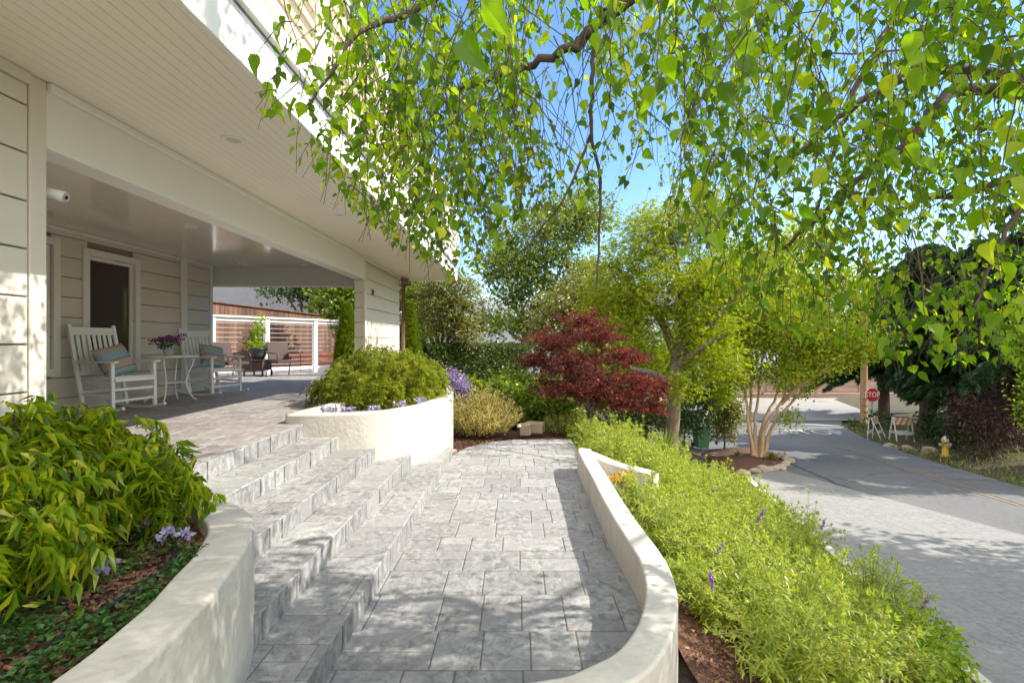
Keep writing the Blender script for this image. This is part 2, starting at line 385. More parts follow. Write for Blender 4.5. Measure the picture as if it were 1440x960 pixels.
def sheet(name, xs, ys, zf, mat, kind="structure"):
    xs = np.asarray(xs, float); ys = np.asarray(ys, float)
    X, Y = np.meshgrid(xs, ys) if xs.ndim == 1 else (xs, np.repeat(ys[:, None], xs.shape[1], 1))
    Z = zf(X, Y); v = np.stack([X, Y, Z], -1).reshape(-1, 3); n = X.shape[1]; m = X.shape[0]
    i = np.arange(m - 1)[:, None] * n + np.arange(n - 1)[None]
    q = np.stack([i, i + 1, i + n + 1, i + n], -1).reshape(-1, 4)
    mb = MB().add(v, [q]); o = mb.build(name, mat, smooth=True); return tag(o, kind=kind)

def rough(X, Y): 
    return .025 * np.sin(X * 3.1 + 1.3 * Y) * np.sin(Y * 2.7 - X) + .015 * np.sin(X * 7.7) * np.sin(Y * 8.3)
xs = np.unique(np.concatenate([np.linspace(-150, -14, 18), np.arange(-14, 24, .5), [.94, .96], np.linspace(24, 200, 24)]))
ys = np.unique(np.concatenate([np.linspace(-40, -4, 8), np.arange(-4, 34, .5), np.linspace(34, 260, 30)]))
sheet("ground", xs, ys, lambda X, Y: ground_z(X, Y) - .06 + np.where((X > x_kerb(Y)) & (X < x_right(Y)), -.04, 0), M["soil"])
# bark mulch in the beds
sheet("mulch_bed", np.linspace(.90, 3.4, 60)[None] * np.ones((60, 1)) + 0 * np.linspace(1, 12, 60)[:, None] + (np.linspace(0, 1, 60)[None] * (x_kerb(np.linspace(.2, 12, 60)) - 3.62)[:, None]), np.linspace(.2, 12, 60), lambda X, Y: ground_z(X, Y) + .01 + rough(X * 2, Y * 2) * .6, M["mulch"])
sheet("mulch_bed", np.linspace(-1.6, .95, 40), np.linspace(6.9, 13, 50), lambda X, Y: ground_z(X, Y) - .012 + rough(X * 2, Y * 2) * .5 + np.where(X < -1.0, .03, 0), M["mulch"])
# driveway, street, cross street
yy = np.linspace(-6, 13.6, 50); k = x_kerb(yy); ro = np.interp(yy, [-6, 7.8, 10.3, 13.4], [9.2, 8.15, 7.8, 7.5])
ro = np.maximum(ro, k + .3)
t = np.linspace(0, 1, 10)[None]
dxs = (k + .14)[:, None] * (1 - t) + ro[:, None] * t
sheet("driveway_base", dxs, yy, lambda X, Y: z_street(Y) + .0162, M["drive_joint"])
yy = np.linspace(-10, 31, 60); le = np.where(yy < 13.4, np.interp(yy, [-10, -6, 7.8, 10.3, 13.4], [9.4, 9.2, 8.15, 7.8, 7.5]) - .05, np.interp(yy, [13.4, 15, 20, 31], [7.45, 6.4, 5.5, 5.5]))
dxs = le[:, None] * (1 - t) + (x_right(yy))[:, None] * t
sheet("street", dxs, yy, lambda X, Y: z_street(Y) + .012, M["asphalt"])
sheet("cross_street", np.linspace(-60, 120, 20), np.linspace(30.6, 43, 5), lambda X, Y: 0 * X - 3.335 + .03, M["street2"])

def clip(poly, a, b):
    """keep what lies left of a->b"""
    out = []; n = len(poly)
    s = lambda p: (b[0]-a[0])*(p[1]-a[1]) - (b[1]-a[1])*(p[0]-a[0])
    for i in range(n):
        p, q = poly[i], poly[(i+1) % n]; sp, sq = s(p), s(q)
        if sp >= 0: out.append(p)
        if sp * sq < 0:
            t = sp / (sp - sq); out.append((p[0]+t*(q[0]-p[0]), p[1]+t*(q[1]-p[1])))
    return out

def ashlar(poly, unit_, sizes, rot=0.0, gap=.0032, seed=3):
    """rectangles of mixed sizes that fill a convex outline (counter-clockwise)"""
    rnd = random.Random(seed); c, s = math.cos(rot), math.sin(rot)
    inv = [(p[0]*c + p[1]*s, -p[0]*s + p[1]*c) for p in poly]
    x0 = min(p[0] for p in inv) - unit_; y0 = min(p[1] for p in inv) - unit_
    nx = int((max(p[0] for p in inv) - x0) / unit_) + 2; ny = int((max(p[1] for p in inv) - y0) / unit_) + 2
    used = np.zeros((nx, ny), bool); tiles = []
    for j in range(ny):
        for i in range(nx):
            if used[i, j]: continue
            o = sizes[:]; rnd.shuffle(o)
            for w, h in o + [(1, 2), (2, 1), (1, 1)]:
                if i + w <= nx and j + h <= ny and not used[i:i+w, j:j+h].any(): break
            else: w = h = 1
            used[i:i+w, j:j+h] = True
            g = gap
            r = [(x0+i*unit_+g, y0+j*unit_+g), (x0+(i+w)*unit_-g, y0+j*unit_+g), (x0+(i+w)*unit_-g, y0+(j+h)*unit_-g), (x0+i*unit_+g, y0+(j+h)*unit_-g)]
            for a, b in zip(inv, inv[1:] + inv[:1]):
                r = clip(r, a, b)
                if len(r) < 3: break
            if len(r) >= 3: tiles.append([(p[0]*c - p[1]*s, p[0]*s + p[1]*c) for p in r])
    return tiles

def courses(poly, hs, ws, along="x", split=.3, gap=.0032, seed=3):
    """courses of pressed stones: rows of uneven height, stones of uneven width, some halved, clipped to a convex outline"""
    rnd = random.Random(seed); sw = along == "y"
    inv = [(p[1], p[0]) for p in poly][::-1] if sw else list(poly)
    x0, x1 = min(p[0] for p in inv), max(p[0] for p in inv); y0, y1 = min(p[1] for p in inv), max(p[1] for p in inv)
    out, y = [], y0 - rnd.random() * .1
    while y < y1:
        h = rnd.choice(hs); x = x0 - rnd.random() * .3
        while x < x1:
            w = rnd.choice(ws); r_ = rnd.random(); q = rnd.uniform(.4, .6)
            cells = [(x, y, x + w, y + h)]
            if r_ < split * .5 and h > .2: cells = [(x, y, x + w, y + h * q), (x, y + h * q, x + w, y + h)]
            elif r_ < split and w > .3: cells = [(x, y, x + w * q, y + h), (x + w * q, y, x + w, y + h)]
            for (a0, b0, a1, b1) in cells:
                r = [(a0 + gap, b0 + gap), (a1 - gap, b0 + gap), (a1 - gap, b1 - gap), (a0 + gap, b1 - gap)]
                for a, b in zip(inv, inv[1:] + inv[:1]):
                    r = clip(r, a, b)
                    if len(r) < 3: break
                if len(r) >= 3: out.append([(p[1], p[0]) for p in r][::-1] if sw else r)
            x += w
        y += h
    return out
def tile_mesh(mb, tiles, zf, depth=.010, inset=.007, edge=.004):
    for t in tiles:
        p = np.array(t); n = len(p); cen = p.mean(0); d = cen - p; L = np.linalg.norm(d, axis=1, keepdims=True) + 1e-6
        q = p + d / L * np.minimum(inset, L * .4); e = random.uniform(-.0015, .0015) * edge / .004
        top = np.c_[q, zf(q[:, 0], q[:, 1]) + e]; mid = np.c_[p, zf(p[:, 0], p[:, 1]) - edge + e]; bot = np.c_[p, zf(p[:, 0], p[:, 1]) - depth]
        v = np.concatenate([top, mid, bot]); i = list(range(n)); k_ = [(a+1) % n for a in i]
        sides = [[n+a, n+b, b, a] for a, b in zip(i, k_)] + [[2*n+a, 2*n+b, n+b, n+a] for a, b in zip(i, k_)]
        mb.add(v, [np.array([i]), np.array(sides)])
SZ = [(2,2),(3,2),(2,3),(3,3),(4,3),(3,2),(4,2),(4,3),(5,3)]
flat = lambda z: (lambda x, y: np.zeros_like(np.asarray(x, float)) + z)

# path
path_poly = [(-.945, 1.9), (.77, 1.9), (.77, 6.2), (.93, 7.58), (.90, 8.25), (-.07, 8.20), (-.49, 7.96), (-.80, 7.58), (-1.02, 6.84)]
mb = MB()
for pp_ in ([(-.945, 1.9), (.77, 1.9), (.77, 6.2), (-.945, 6.2)], [(-.985, 6.203), (.77, 6.203), (.93, 7.58), (.90, 8.25), (-.07, 8.20), (-.49, 7.96), (-.80, 7.58), (-1.02, 6.84)]): tile_mesh(mb, courses(pp_, [.22, .27, .33, .40], [.26, .34, .42, .5], 'x', .4, seed=5), flat(0.))
tag(mb.build("path", M["pave"]), kind="structure")
mb = MB(); mb.prism([(-.945, 1.9), (.77, 1.9), (.77, 6.2), (-.945, 6.2)], -.45, -.005); mb.prism([(-.985, 6.202), (.77, 6.202), (.93, 7.58), (.90, 8.25), (-.07, 8.20), (-.49, 7.96), (-.80, 7.58), (-1.02, 6.84)], -.45, -.005); tag(mb.build("path_base", M["grout"]), kind="structure")
# porch floor
porch_poly = [(-5.88, 2.95), (-2.40, 2.95), (-2.40, 15.2), (-9.5, 15.2), (-9.5, 9.3), (-5.88, 9.3)]
pp1 = [(-5.88, 2.8), (-2.40, 2.8), (-2.40, 9.3), (-5.88, 9.3)]; pp2 = [(-9.5, 9.3), (-2.40, 9.3), (-2.40, 15.0), (-9.5, 15.0)]
mb = MB(); tile_mesh(mb, courses(pp1, [.24, .30, .36, .42], [.28, .36, .45, .55], 'x', .4, seed=8), flat(ZP)); tile_mesh(mb, courses(pp2, [.24, .30, .36, .42], [.28, .36, .45, .55], 'x', .4, seed=9), flat(ZP)); tag(mb.build("porch_floor", M["porchpave"]), kind="structure")
mb = MB(); mb.prism(pp1, -.3, ZP - .005); mb.prism(pp2, -.3, ZP - .005); tag(mb.build("porch_base", M["grout"]), kind="structure")
# steps: five risers, nosings run away from the camera
NX = [-2.375, -2.01, -1.63, -1.30, -.945]; ENDY = [5.4, 5.5, 5.75, 6.1, 6.6]
mt, mr, mg = MB(), MB(), MB()
for i, x in enumerate(NX):
    z = .75 - .15 * i; y0, y1 = 1.6, ENDY[i]
    xi = NX[i-1] if i else -2.9
    if i: 
        pl = [(xi + .002, y0), (x + .012, y0), (x + .012, y1 + .3), (xi + .002, y1 + .3)]
        tile_mesh(mt, courses(pl, [.26, .36, .45, .55], [.6, .7, .22], 'x', .45, seed=20+i), flat(z), inset=.008)
    mg.prism([(xi, y0), (x - .012, y0), (x - .012, y1 + .3), (xi, y1 + .3)], -.3 if i else .3, z - .005)
    # riser panels, each pressed like a stone
    y = y0; rnd = random.Random(40 + i)
    while y < y1 + .3:
        h = rnd.choice([.16, .22, .3, .38, .5]); a, b = y + .003, min(y + h, y1 + .3) - .003
        e = rnd.uniform(0, .005); zb, zt = z - .15 + .001, z - .004
        xo = x + .010 + e
        v = [(xo, a + .006, zb), (xo, b - .006, zb), (xo, b - .006, zt - .006), (xo, a + .006, zt - .006), (x - .011, a, zb), (x - .011, b, zb), (x - .011, b, zt), (x - .011, a, zt)]
        mr.add(v, [[[0,1,2,3],[4,0,3,7],[1,5,6,2],[3,2,6,7],[5,4,7,6]]]); y += h
# nosing tiles of the porch edge
tile_mesh(mt, ashlar([(-2.398, 2.7), (-2.363, 2.7), (-2.363, 5.6), (-2.398, 5.6)], .12, [(1,3),(1,4),(1,5)], 0, seed=31), flat(.7505), inset=.006)
tag(mt.build("step_treads", M["pave"]), kind="structure"); tag(mr.build("step_risers", M["riser"]), kind="structure"); tag(mg.build("step_base", M["grout"]), kind="structure")
# driveway stones
dr = [(x_kerb(-2.) + .14, -2.), (9.0, -2.), (8.15, 7.8), (7.8, 10.3), (7.5, 13.3), (x_kerb(13.3) + .14, 13.3)]
mb = MB(); tile_mesh(mb, courses(dr, [.13, .17, .22, .28], [.16, .22, .30, .40], 'x', .35, gap=.0028, seed=12), lambda x, y: z_street(np.asarray(y)) + .0185, depth=.006, inset=.004, edge=.0016)
tag(mb.build("driveway", M["drive"]), kind="structure")
# kerb along the bed
mb = MB(); ky = np.linspace(.5, 11.9, 30)
for a, b in zip(ky[:-1], ky[1:]):
    xa, xb = x_kerb(a), x_kerb(b); za, zb = z_street(a), z_street(b)
    v = [(xa, a, za-.2), (xa+.14, a, za-.2), (xa+.14, a, za+.10), (xa, a, za+.12), (xb, b, zb-.2), (xb+.14, b, zb-.2), (xb+.14, b, zb+.10), (xb, b, zb+.12)]
    mb.add(v, [[[0,1,5,4],[1,2,6,5],[2,3,7,6],[3,0,4,7]]])
tag(mb.build("kerb", M["kerb"]), kind="structure")
# road markings
def strip(mb, pts, w, dz=.02):
    p = np.array(pts, float); t_ = np.gradient(p, axis=0); t_ = unit(t_); nrm = np.c_[-t_[:, 1], t_[:, 0]]
    a = p + nrm * w / 2; b = p - nrm * w / 2
    v = np.concatenate([np.c_[a, z_street(a[:, 1]) + dz], np.c_[b, z_street(b[:, 1]) + dz]]); n = len(p)
    mb.add(v, [np.array([[n+i, n+i+1, i+1, i] for i in range(n-1)])])
def sp(px, py):
    Y = 1666. / ((py - CY) - 57.8); return ((px - CX) * Y / F, Y)
cl = np.array([sp(1440, 712), sp(1320, 675), sp(1240, 648), sp(1157, 622), sp(1120, 609.5), sp(1093, 600)])
tt = np.linspace(0, 5, 40); clp = np.stack([np.interp(tt, range(6), cl[:, k]) for k in (0, 1)], 1)
mb = MB(); strip(mb, clp + [.09, 0], .07); strip(mb, clp - [.09, 0], .07); tag(mb.build("road_centre_line", M["yellowpaint"]), kind="structure")
mb = MB(); a, b = np.array(sp(1098, 594)), np.array(sp(1192, 600)); strip(mb, np.stack([a + (b-a)*q for q in np.linspace(0, 1, 8)]), .35); tag(mb.build("stop_line", M["whitepaint"]), kind="structure")

def text_mesh(s, size, extrude, fn):
    cu = bpy.data.curves.new("lettering", "FONT"); cu.body = s; cu.size = size; cu.extrude = extrude; cu.align_x = "CENTER"; cu.align_y = "CENTER"; cu.resolution_u = 4
    o = bpy.data.objects.new("lettering", cu); COL.objects.link(o)
    me = bpy.data.meshes.new_from_object(o.evaluated_get(bpy.context.evaluated_depsgraph_get()))
    bpy.data.objects.remove(o); bpy.data.curves.remove(cu)
    v = np.empty(len(me.vertices) * 3); me.vertices.foreach_get("co", v); v = v.reshape(-1, 3)
    me.vertices.foreach_set("co", fn(v).astype(np.float32).ravel()); me.update(); return me
def link_mesh(name, me, mat, parent=None):
    me.materials.clear(); me.materials.append(mat)
    o = bpy.data.objects.new(name, me); COL.objects.link(o)
    if parent is not None:
        o.parent = parent; d = ORIG[parent.name]
        me.transform(Matrix.Translation(Vector(-d)))
    ORIG[o.name] = ORIG[parent.name] if parent is not None else np.zeros(3)
    return o
cx_, cy_ = sp(1146, 608)
u_, w_ = np.array([.97, -.25]), np.array([.33, 1.0]) / 1.05
def road_text(v):
    p = np.array([cx_, cy_]) + v[:, 0:1] * u_ * .95 + v[:, 1:2] * w_ * 2.7
    return np.c_[p, z_street(p[:, 1]) + .02]
tag(link_mesh("stop_lettering", text_mesh("STOP", 1.15, 0, road_text), M["whitepaint"]), kind="structure")
# crack sealing and a manhole cover on the street
mb = MB(); pts = np.array([sp(1075, 640), sp(1100, 646), sp(1130, 660), sp(1180, 682), sp(1250, 705), sp(1320, 735)]); tt = np.linspace(0, 5, 40)
pts = np.stack([np.interp(tt, range(6), pts[:, k]) for k in (0, 1)], 1) + RNG.normal(size=(40, 2)) * .02; strip(mb, pts, .07, .016)
for s_ in range(9):
    g_ = np.random.default_rng(s_); x_, y_ = g_.uniform(8, 12.5), g_.uniform(8, 24); x_ += .26 * (y_ - 12); hd_ = g_.normal() * .5 + (0 if s_ % 2 else 1.4); pp_ = [(x_, y_)]
    for _ in range(14): hd_ += g_.normal() * .35; pp_.append((pp_[-1][0] + .22 * math.sin(hd_), pp_[-1][1] + .22 * math.cos(hd_)))
    strip(mb, pp_, .022, .0155)
tag(mb.build("crack_sealing", M["black"]), kind="structure")

# ------------------------------------------------------------------ plaster walls of the planters
def smooth_line(pts, n=8):
    p = np.array(pts, float); m = len(p); out = []
    for i in range(m - 1):
        p0, p1, p2, p3 = p[max(i-1, 0)], p[i], p[i+1], p[min(i+2, m-1)]
        for k_ in range(n):
            t = k_ / n
            out.append(.5 * ((2*p1) + (-p0+p2)*t + (2*p0-5*p1+4*p2-p3)*t*t + (-p0+3*p1-3*p2+p3)*t**3))
    out.append(p[-1]); return np.array(out)
def ribbon_wall(name, pts, thick, ztop, zbot, mat, side=1, r=.018, endz=None, n=8):
    """wall along a plan line (its outer face); thickness to the left (side=1) of the walking direction, arrises rounded"""
    p = smooth_line(pts, n); m = len(p); t_ = unit(np.gradient(p, axis=0)); nrm = np.c_[-t_[:, 1], t_[:, 0]] * side
    zt = np.full(m, ztop) if np.isscalar(ztop) else np.interp(np.linspace(0, 1, m), np.linspace(0, 1, len(ztop)), ztop)
    prof = [(0, None), (0, -r), (r*.3, -r*.3), (r, 0), (thick - r, 0), (thick - r*.3, -r*.3), (thick, -r), (thick, None)]
    v = []
    for k_ in range(m):
        for o_, dz in prof:
            q = p[k_] + nrm[k_] * o_; v.append((q[0], q[1], zbot if dz is None else zt[k_] + dz + .002 * math.sin(k_ * .7)))
    K = len(prof); f = []
    for k_ in range(m - 1):
        for j in range(K - 1):
            a = k_*K + j; f.append([a, a+1, a+K+1, a+K])
    e = [list(range(K)), list(range((m-1)*K, m*K))[::-1]]
    mb = MB().add(v, [np.array(f), np.array(e)]); o = mb.build(name, mat, smooth=False)
    for pl in o.data.polygons: pl.use_smooth = len(pl.vertices) == 4
    wm_ = o.modifiers.new("weighted_normal", "WEIGHTED_NORMAL"); wm_.weight = 80
    return o
w = ribbon_wall("planter_wall", [(-2.45, 6.6), (-2.52, 6.0), (-2.57, 5.45), (-2.50, 5.32), (-2.0, 5.36), (-1.55, 5.52), (-1.24, 5.95), (-1.06, 6.5), (-1.0, 7.1), (-1.05, 7.9), (-1.25, 8.9), (-1.6, 9.9), (-2.1, 10.9), (-2.6, 11.25)], .2, .85, -.25, M["stucco"])
tag(w, "rounded cream plaster planter wall at the top of the steps", "planter wall")
w = ribbon_wall("planter_wall", [(-2.9, 3.02), (-2.3, 2.99), (-1.86, 2.89), (-1.58, 2.73), (-1.36, 2.49), (-1.225, 2.2), (-1.14, 1.9), (-1.075, 1.6), (-1.06, 1.25), (-1.08, .8), (-1.12, .2)], .2, .74, -.4, M["stucco"], side=-1)
tag(w, "grey dappled plaster planter wall curving past the near end of the steps", "planter wall")
inner = [(1.62, 5.55), (1.22, 5.86), (.98, 6.2), (.86, 6.32), (.775, 6.22), (.757, 5.9), (.752, 4.83), (.745, 3.96), (.762, 3.32), (.766, 3.06), (.735, 2.80), (.68, 2.588), (.584, 2.364), (.454, 2.17), (.27, 2.035), (.10, 1.97), (-.2, 1.945), (-.6, 1.94), (-1.2, 1.94)]
w = ribbon_wall("retaining_wall", inner, .17, [.16, .25, .28, .28, .28, .28, .28, .28, .28, .28, .28], -.8, M["stucco"])
tag(w, "low cream plaster wall curving along the right edge of the paved path", "wall")
# soil in the raised planters
mb = MB(); mb.prism([(-2.5, 5.5), (-2.0, 5.5), (-1.6, 5.68), (-1.4, 6.05), (-1.22, 6.55), (-1.17, 7.1), (-1.2, 7.9), (-1.4, 8.85), (-1.75, 9.85), (-2.3, 10.9), (-2.55, 8)], .2, .76); tag(mb.build("planter_soil", M["mulch"]), kind="structure")
bx = np.linspace(-2.95, -1.2, 50); by = np.linspace(.2, 2.9, 60)
def lim(y): return np.interp(y, [.2, 1.2, 1.6, 1.9, 2.2, 2.49, 2.73, 2.9], [-1.25, -1.2, -1.2, -1.26, -1.34, -1.48, -1.68, -1.95])
sheet("mulch_bed", np.linspace(0, 1, 50)[None] * (lim(by) + 2.95)[:, None] - 2.95, by, lambda X, Y: .655 + rough(X * 2.2, Y * 2.2) * .8, M["mulch"])

def chips(name, pts, mat, size=(.012, .045), label=None):
    n = len(pts); mb = MB(); L = RNG.uniform(*size, n); Wd = L * RNG.uniform(.25, .55, n); a = RNG.random(n) * 6.28; tl = RNG.normal(size=n) * .25
    d = np.c_[np.cos(a), np.sin(a), tl]; nr = unit(np.array([0,0,1]) + RNG.normal(size=(n, 3)) * .35)
    x = unit(d); y = unit(np.cross(nr, x)); z = np.cross(x, y)
    c = np.array([(-1,-1,0),(1,-.8,0),(.9,1,0),(-1,.9,0),(-.8,-.8,1),(.9,-.7,1),(.8,.8,1),(-.9,.8,1)], float)
    v = pts[:, None] + c[None, :, 0:1] * (x * L[:, None] / 2)[:, None] + c[None, :, 1:2] * (y * Wd[:, None] / 2)[:, None] + c[None, :, 2:3] * (z * .006)[:, None]
    f = np.array([[4,5,6,7],[0,1,5,4],[1,2,6,5],[2,3,7,6],[3,0,4,7]])
    mb.add(v.reshape(-1, 3), [(f[None] + (np.arange(n) * 8)[:, None, None]).reshape(-1, 4)])
    return tag(mb.build(name, mat), kind="stuff")
q = np.c_[RNG.uniform(.93, 3.6, 7000), RNG.uniform(1.8, 5.2, 7000)]; q = q[q[:, 0] < x_kerb(q[:, 1]) - .03]
chips("bark_mulch", np.c_[q, ground_z(q[:, 0], q[:, 1]) + .012], M["chip"])
q = np.c_[RNG.uniform(-2.8, -1.2, 6000), RNG.uniform(.7, 2.85, 6000)]; q = q[q[:, 0] < lim(q[:, 1]) - .02]
chips("bark_mulch", np.c_[q, np.full(len(q), .665) + rough(q[:, 0] * 2.2, q[:, 1] * 2.2) * .8], M["chip"], (.01, .035))
q = np.c_[RNG.uniform(-1.1, -.4, 900), RNG.uniform(6.9, 8.4, 900)]; q = q[q[:, 0] < np.interp(q[:, 1], [6.84, 7.58, 7.96, 8.2], [-1.02, -.8, -.49, -.3]) - .02]
chips("bark_mulch", np.c_[q, ground_z(q[:, 0], q[:, 1]) + .03], M["chip"])

# ------------------------------------------------------------------ the house
XF, XB, ZS, ZBM = -2.69, -5.88, 3.13, 2.756
house = thing("house", "cream house with a deep covered porch and a slatted balcony above", "house", (XF, 5.5, ZP))
BH = .262
def boards_x(mb, x, y0, y1, z0, z1, thick=.022, off=0.0):
    """lap boards on a wall that faces +X"""
    z = z0 + off
    while z < z1 - .01:
        a, b = max(z, z0), min(z + BH - .010, z1)
        if b > a: mb.box((x - thick, y0, a), (x, y1, b))
        z += BH
def boards_y(mb, y, x0, x1, z0, z1, thick=.022, off=0.0):
    z = z0 + off
    while z < z1 - .01:
        a, b = max(z, z0), min(z + BH - .010, z1)
        if b > a: mb.box((x0, y, a), (x1, y + thick, b))
        z += BH
# near wall, left
mb = MB(); boards_x(mb, XF, -2, 2.655, .2, 3.06, off=-.13); bevel(mb.build("siding_wall", M["siding"], house), .004, 1)
mb = MB(); mb.box((XF - .14, -2, .2), (XF - .024, 2.655, ZS - .002)); mb.box((XB, 2.60, ZP), (XF - .145, 2.72, ZS - .002)); mb.build("wall_core", M["siding_gap"], house)
mb = MB(); mb.box((XF - .15, 2.66, ZP - .3), (XF + .008, 2.755, ZBM + .371)); mb.box((XF - .02, -2, 3.064), (XF + .02, 2.657, ZS - .003)); bevel(mb.build("corner_trim", M["siding"], house), .004, 1)
# back wall of the porch, with its window openings
mb = MB()
win = [(6.52, 7.50, 1.22, 2.93), (4.95, 6.19, 1.22, 2.97)]
zz = ZP - .02
holes = [(6.61, 7.4, 1.31, 2.84), (5.05, 6.10, 1.31, 2.88)]
z = ZP - .08
while z < ZS:
    a, b = max(z, ZP - .02), min(z + BH - .010, ZS - .003)
    segs = [(2.73, 9.22)]
    for (h0, h1, g0, g1) in holes:
        if b > g0 and a < g1:
            segs = [s for (s0, s1) in segs for s in (((s0, h0), (h1, s1)) if s0 < h0 < s1 else ((s0, s1),))]
    if b > a:
        for s0, s1 in segs: mb.box((XB - .022, s0, a), (XB, s1, b))
    z += BH
bevel(mb.build("porch_wall", M["siding"], house), .004, 1)
mb = MB(); mb.box((XB - .16, 2.6, ZP - .02), (XB - .024, 9.22, 1.26)); mb.box((XB - .16, 2.6, 2.95), (XB - .024, 9.22, ZS - .002)); 
for a, b in ((2.6, 5.0), (6.14, 6.57), (7.45, 9.22)): mb.box((XB - .16, a, 1.262), (XB - .024, b, 2.948))
mb.box((-12, 9.13, ZP - .3), (XB - .165, 9.26, 6.0)); mb.build("wall_core", M["siding_gap"], house)
mb = MB(); mb.box((XB - .15, 9.225, ZP - .02), (XB + .012, 9.315, ZS - .003)); mb.box((XB + .002, 8.42, ZP), (XB + .03, 8.57, ZS - .004)); mb.box((XB + .002, 2.76, 3.085), (XB + .016, 8.415, ZS - .004)); mb.box((XB + .002, 8.575, 3.085), (XB + .016, 9.22, ZS - .004)); bevel(mb.build("corner_trim", M["trim"], house), .004, 1)
for (y0, y1, z0, z1) in win:
    fr = MB(); c = .095
    fr.box((XB + .002, y0, z0), (XB + .034, y0 + c, z1)); fr.box((XB + .002, y1 - c, z0), (XB + .034, y1, z1)); fr.box((XB + .002, y0 + c + .001, z1 - c), (XB + .034, y1 - c - .001, z1)); fr.box((XB + .002, y0 + c + .001, z0), (XB + .034, y1 - c - .001, z0 + c))
    wn = bevel(fr.build("window", M["trim"], house), .005, 2)
    s = MB(); a, b, d, e = y0 + c, y1 - c, z0 + c, z1 - c; k_ = .05
    s.box((XB - .06, a, d), (XB - .012, a + k_, e)); s.box((XB - .06, b - k_, d), (XB - .012, b, e)); s.box((XB - .06, a + k_ + .001, d), (XB - .012, b - k_ - .001, d + k_)); s.box((XB - .06, a + k_ + .001, e - k_), (XB - .012, b - k_ - .001, e))
    bevel(s.build("sash", M["trim"], wn), .004, 1)
    g = MB(); g.box((XB - .045, a + k_, d + k_), (XB - .038, b - k_, e - k_)); g.build("pane", M["glass"], wn)
# ceiling and soffit of narrow boards
def beadboard(name, x0, x1, y0, y1, z, mat, pitch=.07):
    mb = MB(); x = x0
    while x < x1 - .01:
        b = min(x + pitch - .005, x1); mb.box((x, y0, z), (b, y1, z + .02))
        x += pitch
    mb.box((x0, y0, z + .004), (x1, y1, z + .05)); return mb.build(name, mat, house)
beadboard("soffit", XF + .002, -1.49, -2, 11.5, ZS, M["soffit"])
beadboard("porch_ceiling", XB + .002, XF - .20, 2.725, 9.64, ZS, M["ceiling"], .065)
mb = MB(); mb.box((XF - .19, 2.757, ZBM), (XF, 8.505, ZS - .001)); mb.box((XF + .002, 2.757, ZS - .05), (XF + .035, 11.0, ZS - .003)); bevel(mb.build("beam", M["trim"], house), .006, 2)
mb = MB(); mb.box((XB - .9, 9.642, ZBM + .01), (XF - .2, 9.84, ZS + .05)); bevel(mb.build("rear_beam", M["trim"], house), .006, 2)
# the pillar wall beyond the porch
mb = MB(); boards_x(mb, XF, 8.60, 10.995, ZP - .3, 3.075, off=-.02); boards_y(mb, 8.512, XF - .185, XF - .045, ZP - .3, ZBM - .002, off=-.02); bevel(mb.build("pillar_siding", M["siding"], house), .004, 1)
mb = MB(); mb.box((XF - .185, 8.536, ZP - .3), (XF - .0245, 10.99, ZS - .002)); mb.build("wall_core", M["siding_gap"], house)
mb = MB(); mb.box((XF - .043, 8.506, ZP - .3), (XF + .010, 8.597, ZBM - .003)); mb.box((XF - .04, 8.508, ZBM - .001), (XF + .0085, 8.597, ZS - .052)); bevel(mb.build("corner_trim", M["siding"], house), .004, 1)
# house number
yN, zN = 8.93, W(523, 411.5, 8.93)[2]
def numfn(v): return np.c_[np.full(len(v), XF + .002) + v[:, 2] + .012, yN + v[:, 0] * .85, zN + v[:, 1]]
link_mesh("house_number", text_mesh("79", .17, .006, numfn), M["digits"], house)
# downlights
for (x, y) in ((-2.08, 3.54), (-2.07, 5.62), (-2.07, 7.75), (-4.2, 6.2), (-5.2, 9.15), (-4.1, 9.3), (-4.2, 3.9)):
    d = MB(); d.lathe([(.052, ZS - .001), (.055, ZS - .008), (.078, ZS - .010), (.082, ZS - .004), (.082, ZS + .001)], 24, (x, y, 0)); dl = d.build("downlight", M["trim"], house, smooth=True)
    d = MB(); d.lathe([(.0005, ZS - .002), (.054, ZS - .003)], 24, (x, y, 0)); d.build("lens", M["lens"], dl)
# fascia and balcony
XE, YE = -1.444, 11.55
mb = MB(); mb.box((XE - .04, -2, ZS - .02), (XE, YE, 3.352)); mb.box((XF, YE - .042, ZS - .02), (XE - .041, YE - .002, 3.352)); bevel(mb.build("fascia", M["trim"], house), .004, 1)
mb = MB(); mb.box((XF, -2, 3.354), (XE - .045, YE - .05, 3.455)); mb.build("shaded_gap", M["farroof"], house)  # recessed band under the balcony edge, its shade painted in as a dark colour
mb = MB(); mb.box((XF, -2, 3.457), (XE - .012, YE - .012, 3.60)); bevel(mb.build("balcony_edge", M["trim"], house), .005, 1)
rl = MB(); z = 3.64
while z < 4.5:
    rl.box((XE - .065, -2, z), (XE - .04, YE - .02, z + .066)); rl.box((XF, YE - .065, z), (XE - .07, YE - .04, z + .066)); z += .14
rail = rl.build("balcony_railing", M["slat"], house); bevel(rail, .003, 1)
for y in np.arange(-1.2, 11.7, 1.58):
    p_ = MB(); y = min(y, YE - .1); p_.box((XE - .035, y, 3.602), (XE + .05, y + .09, 4.62)); bevel(p_.build("railing_post", M["white"], rail), .004, 1)
p_ = MB(); p_.box((XE - .10, -2, 4.60), (XE - .037, YE, 4.65)); p_.box((XE + .055, -2, 4.57), (XE + .085, YE, 4.64)); bevel(p_.build("top_rail", M["white"], rail), .004, 1)
mb = MB(); boards_x(mb, XF, -2, 10.9, 3.61, 5.9); mb.build("upper_wall", M["siding"], house)
mb = MB(); mb.box((-12, -2, 3.61), (XF - .025, 10.9, 5.9)); mb.build("wall_core", M["siding_gap"], house)
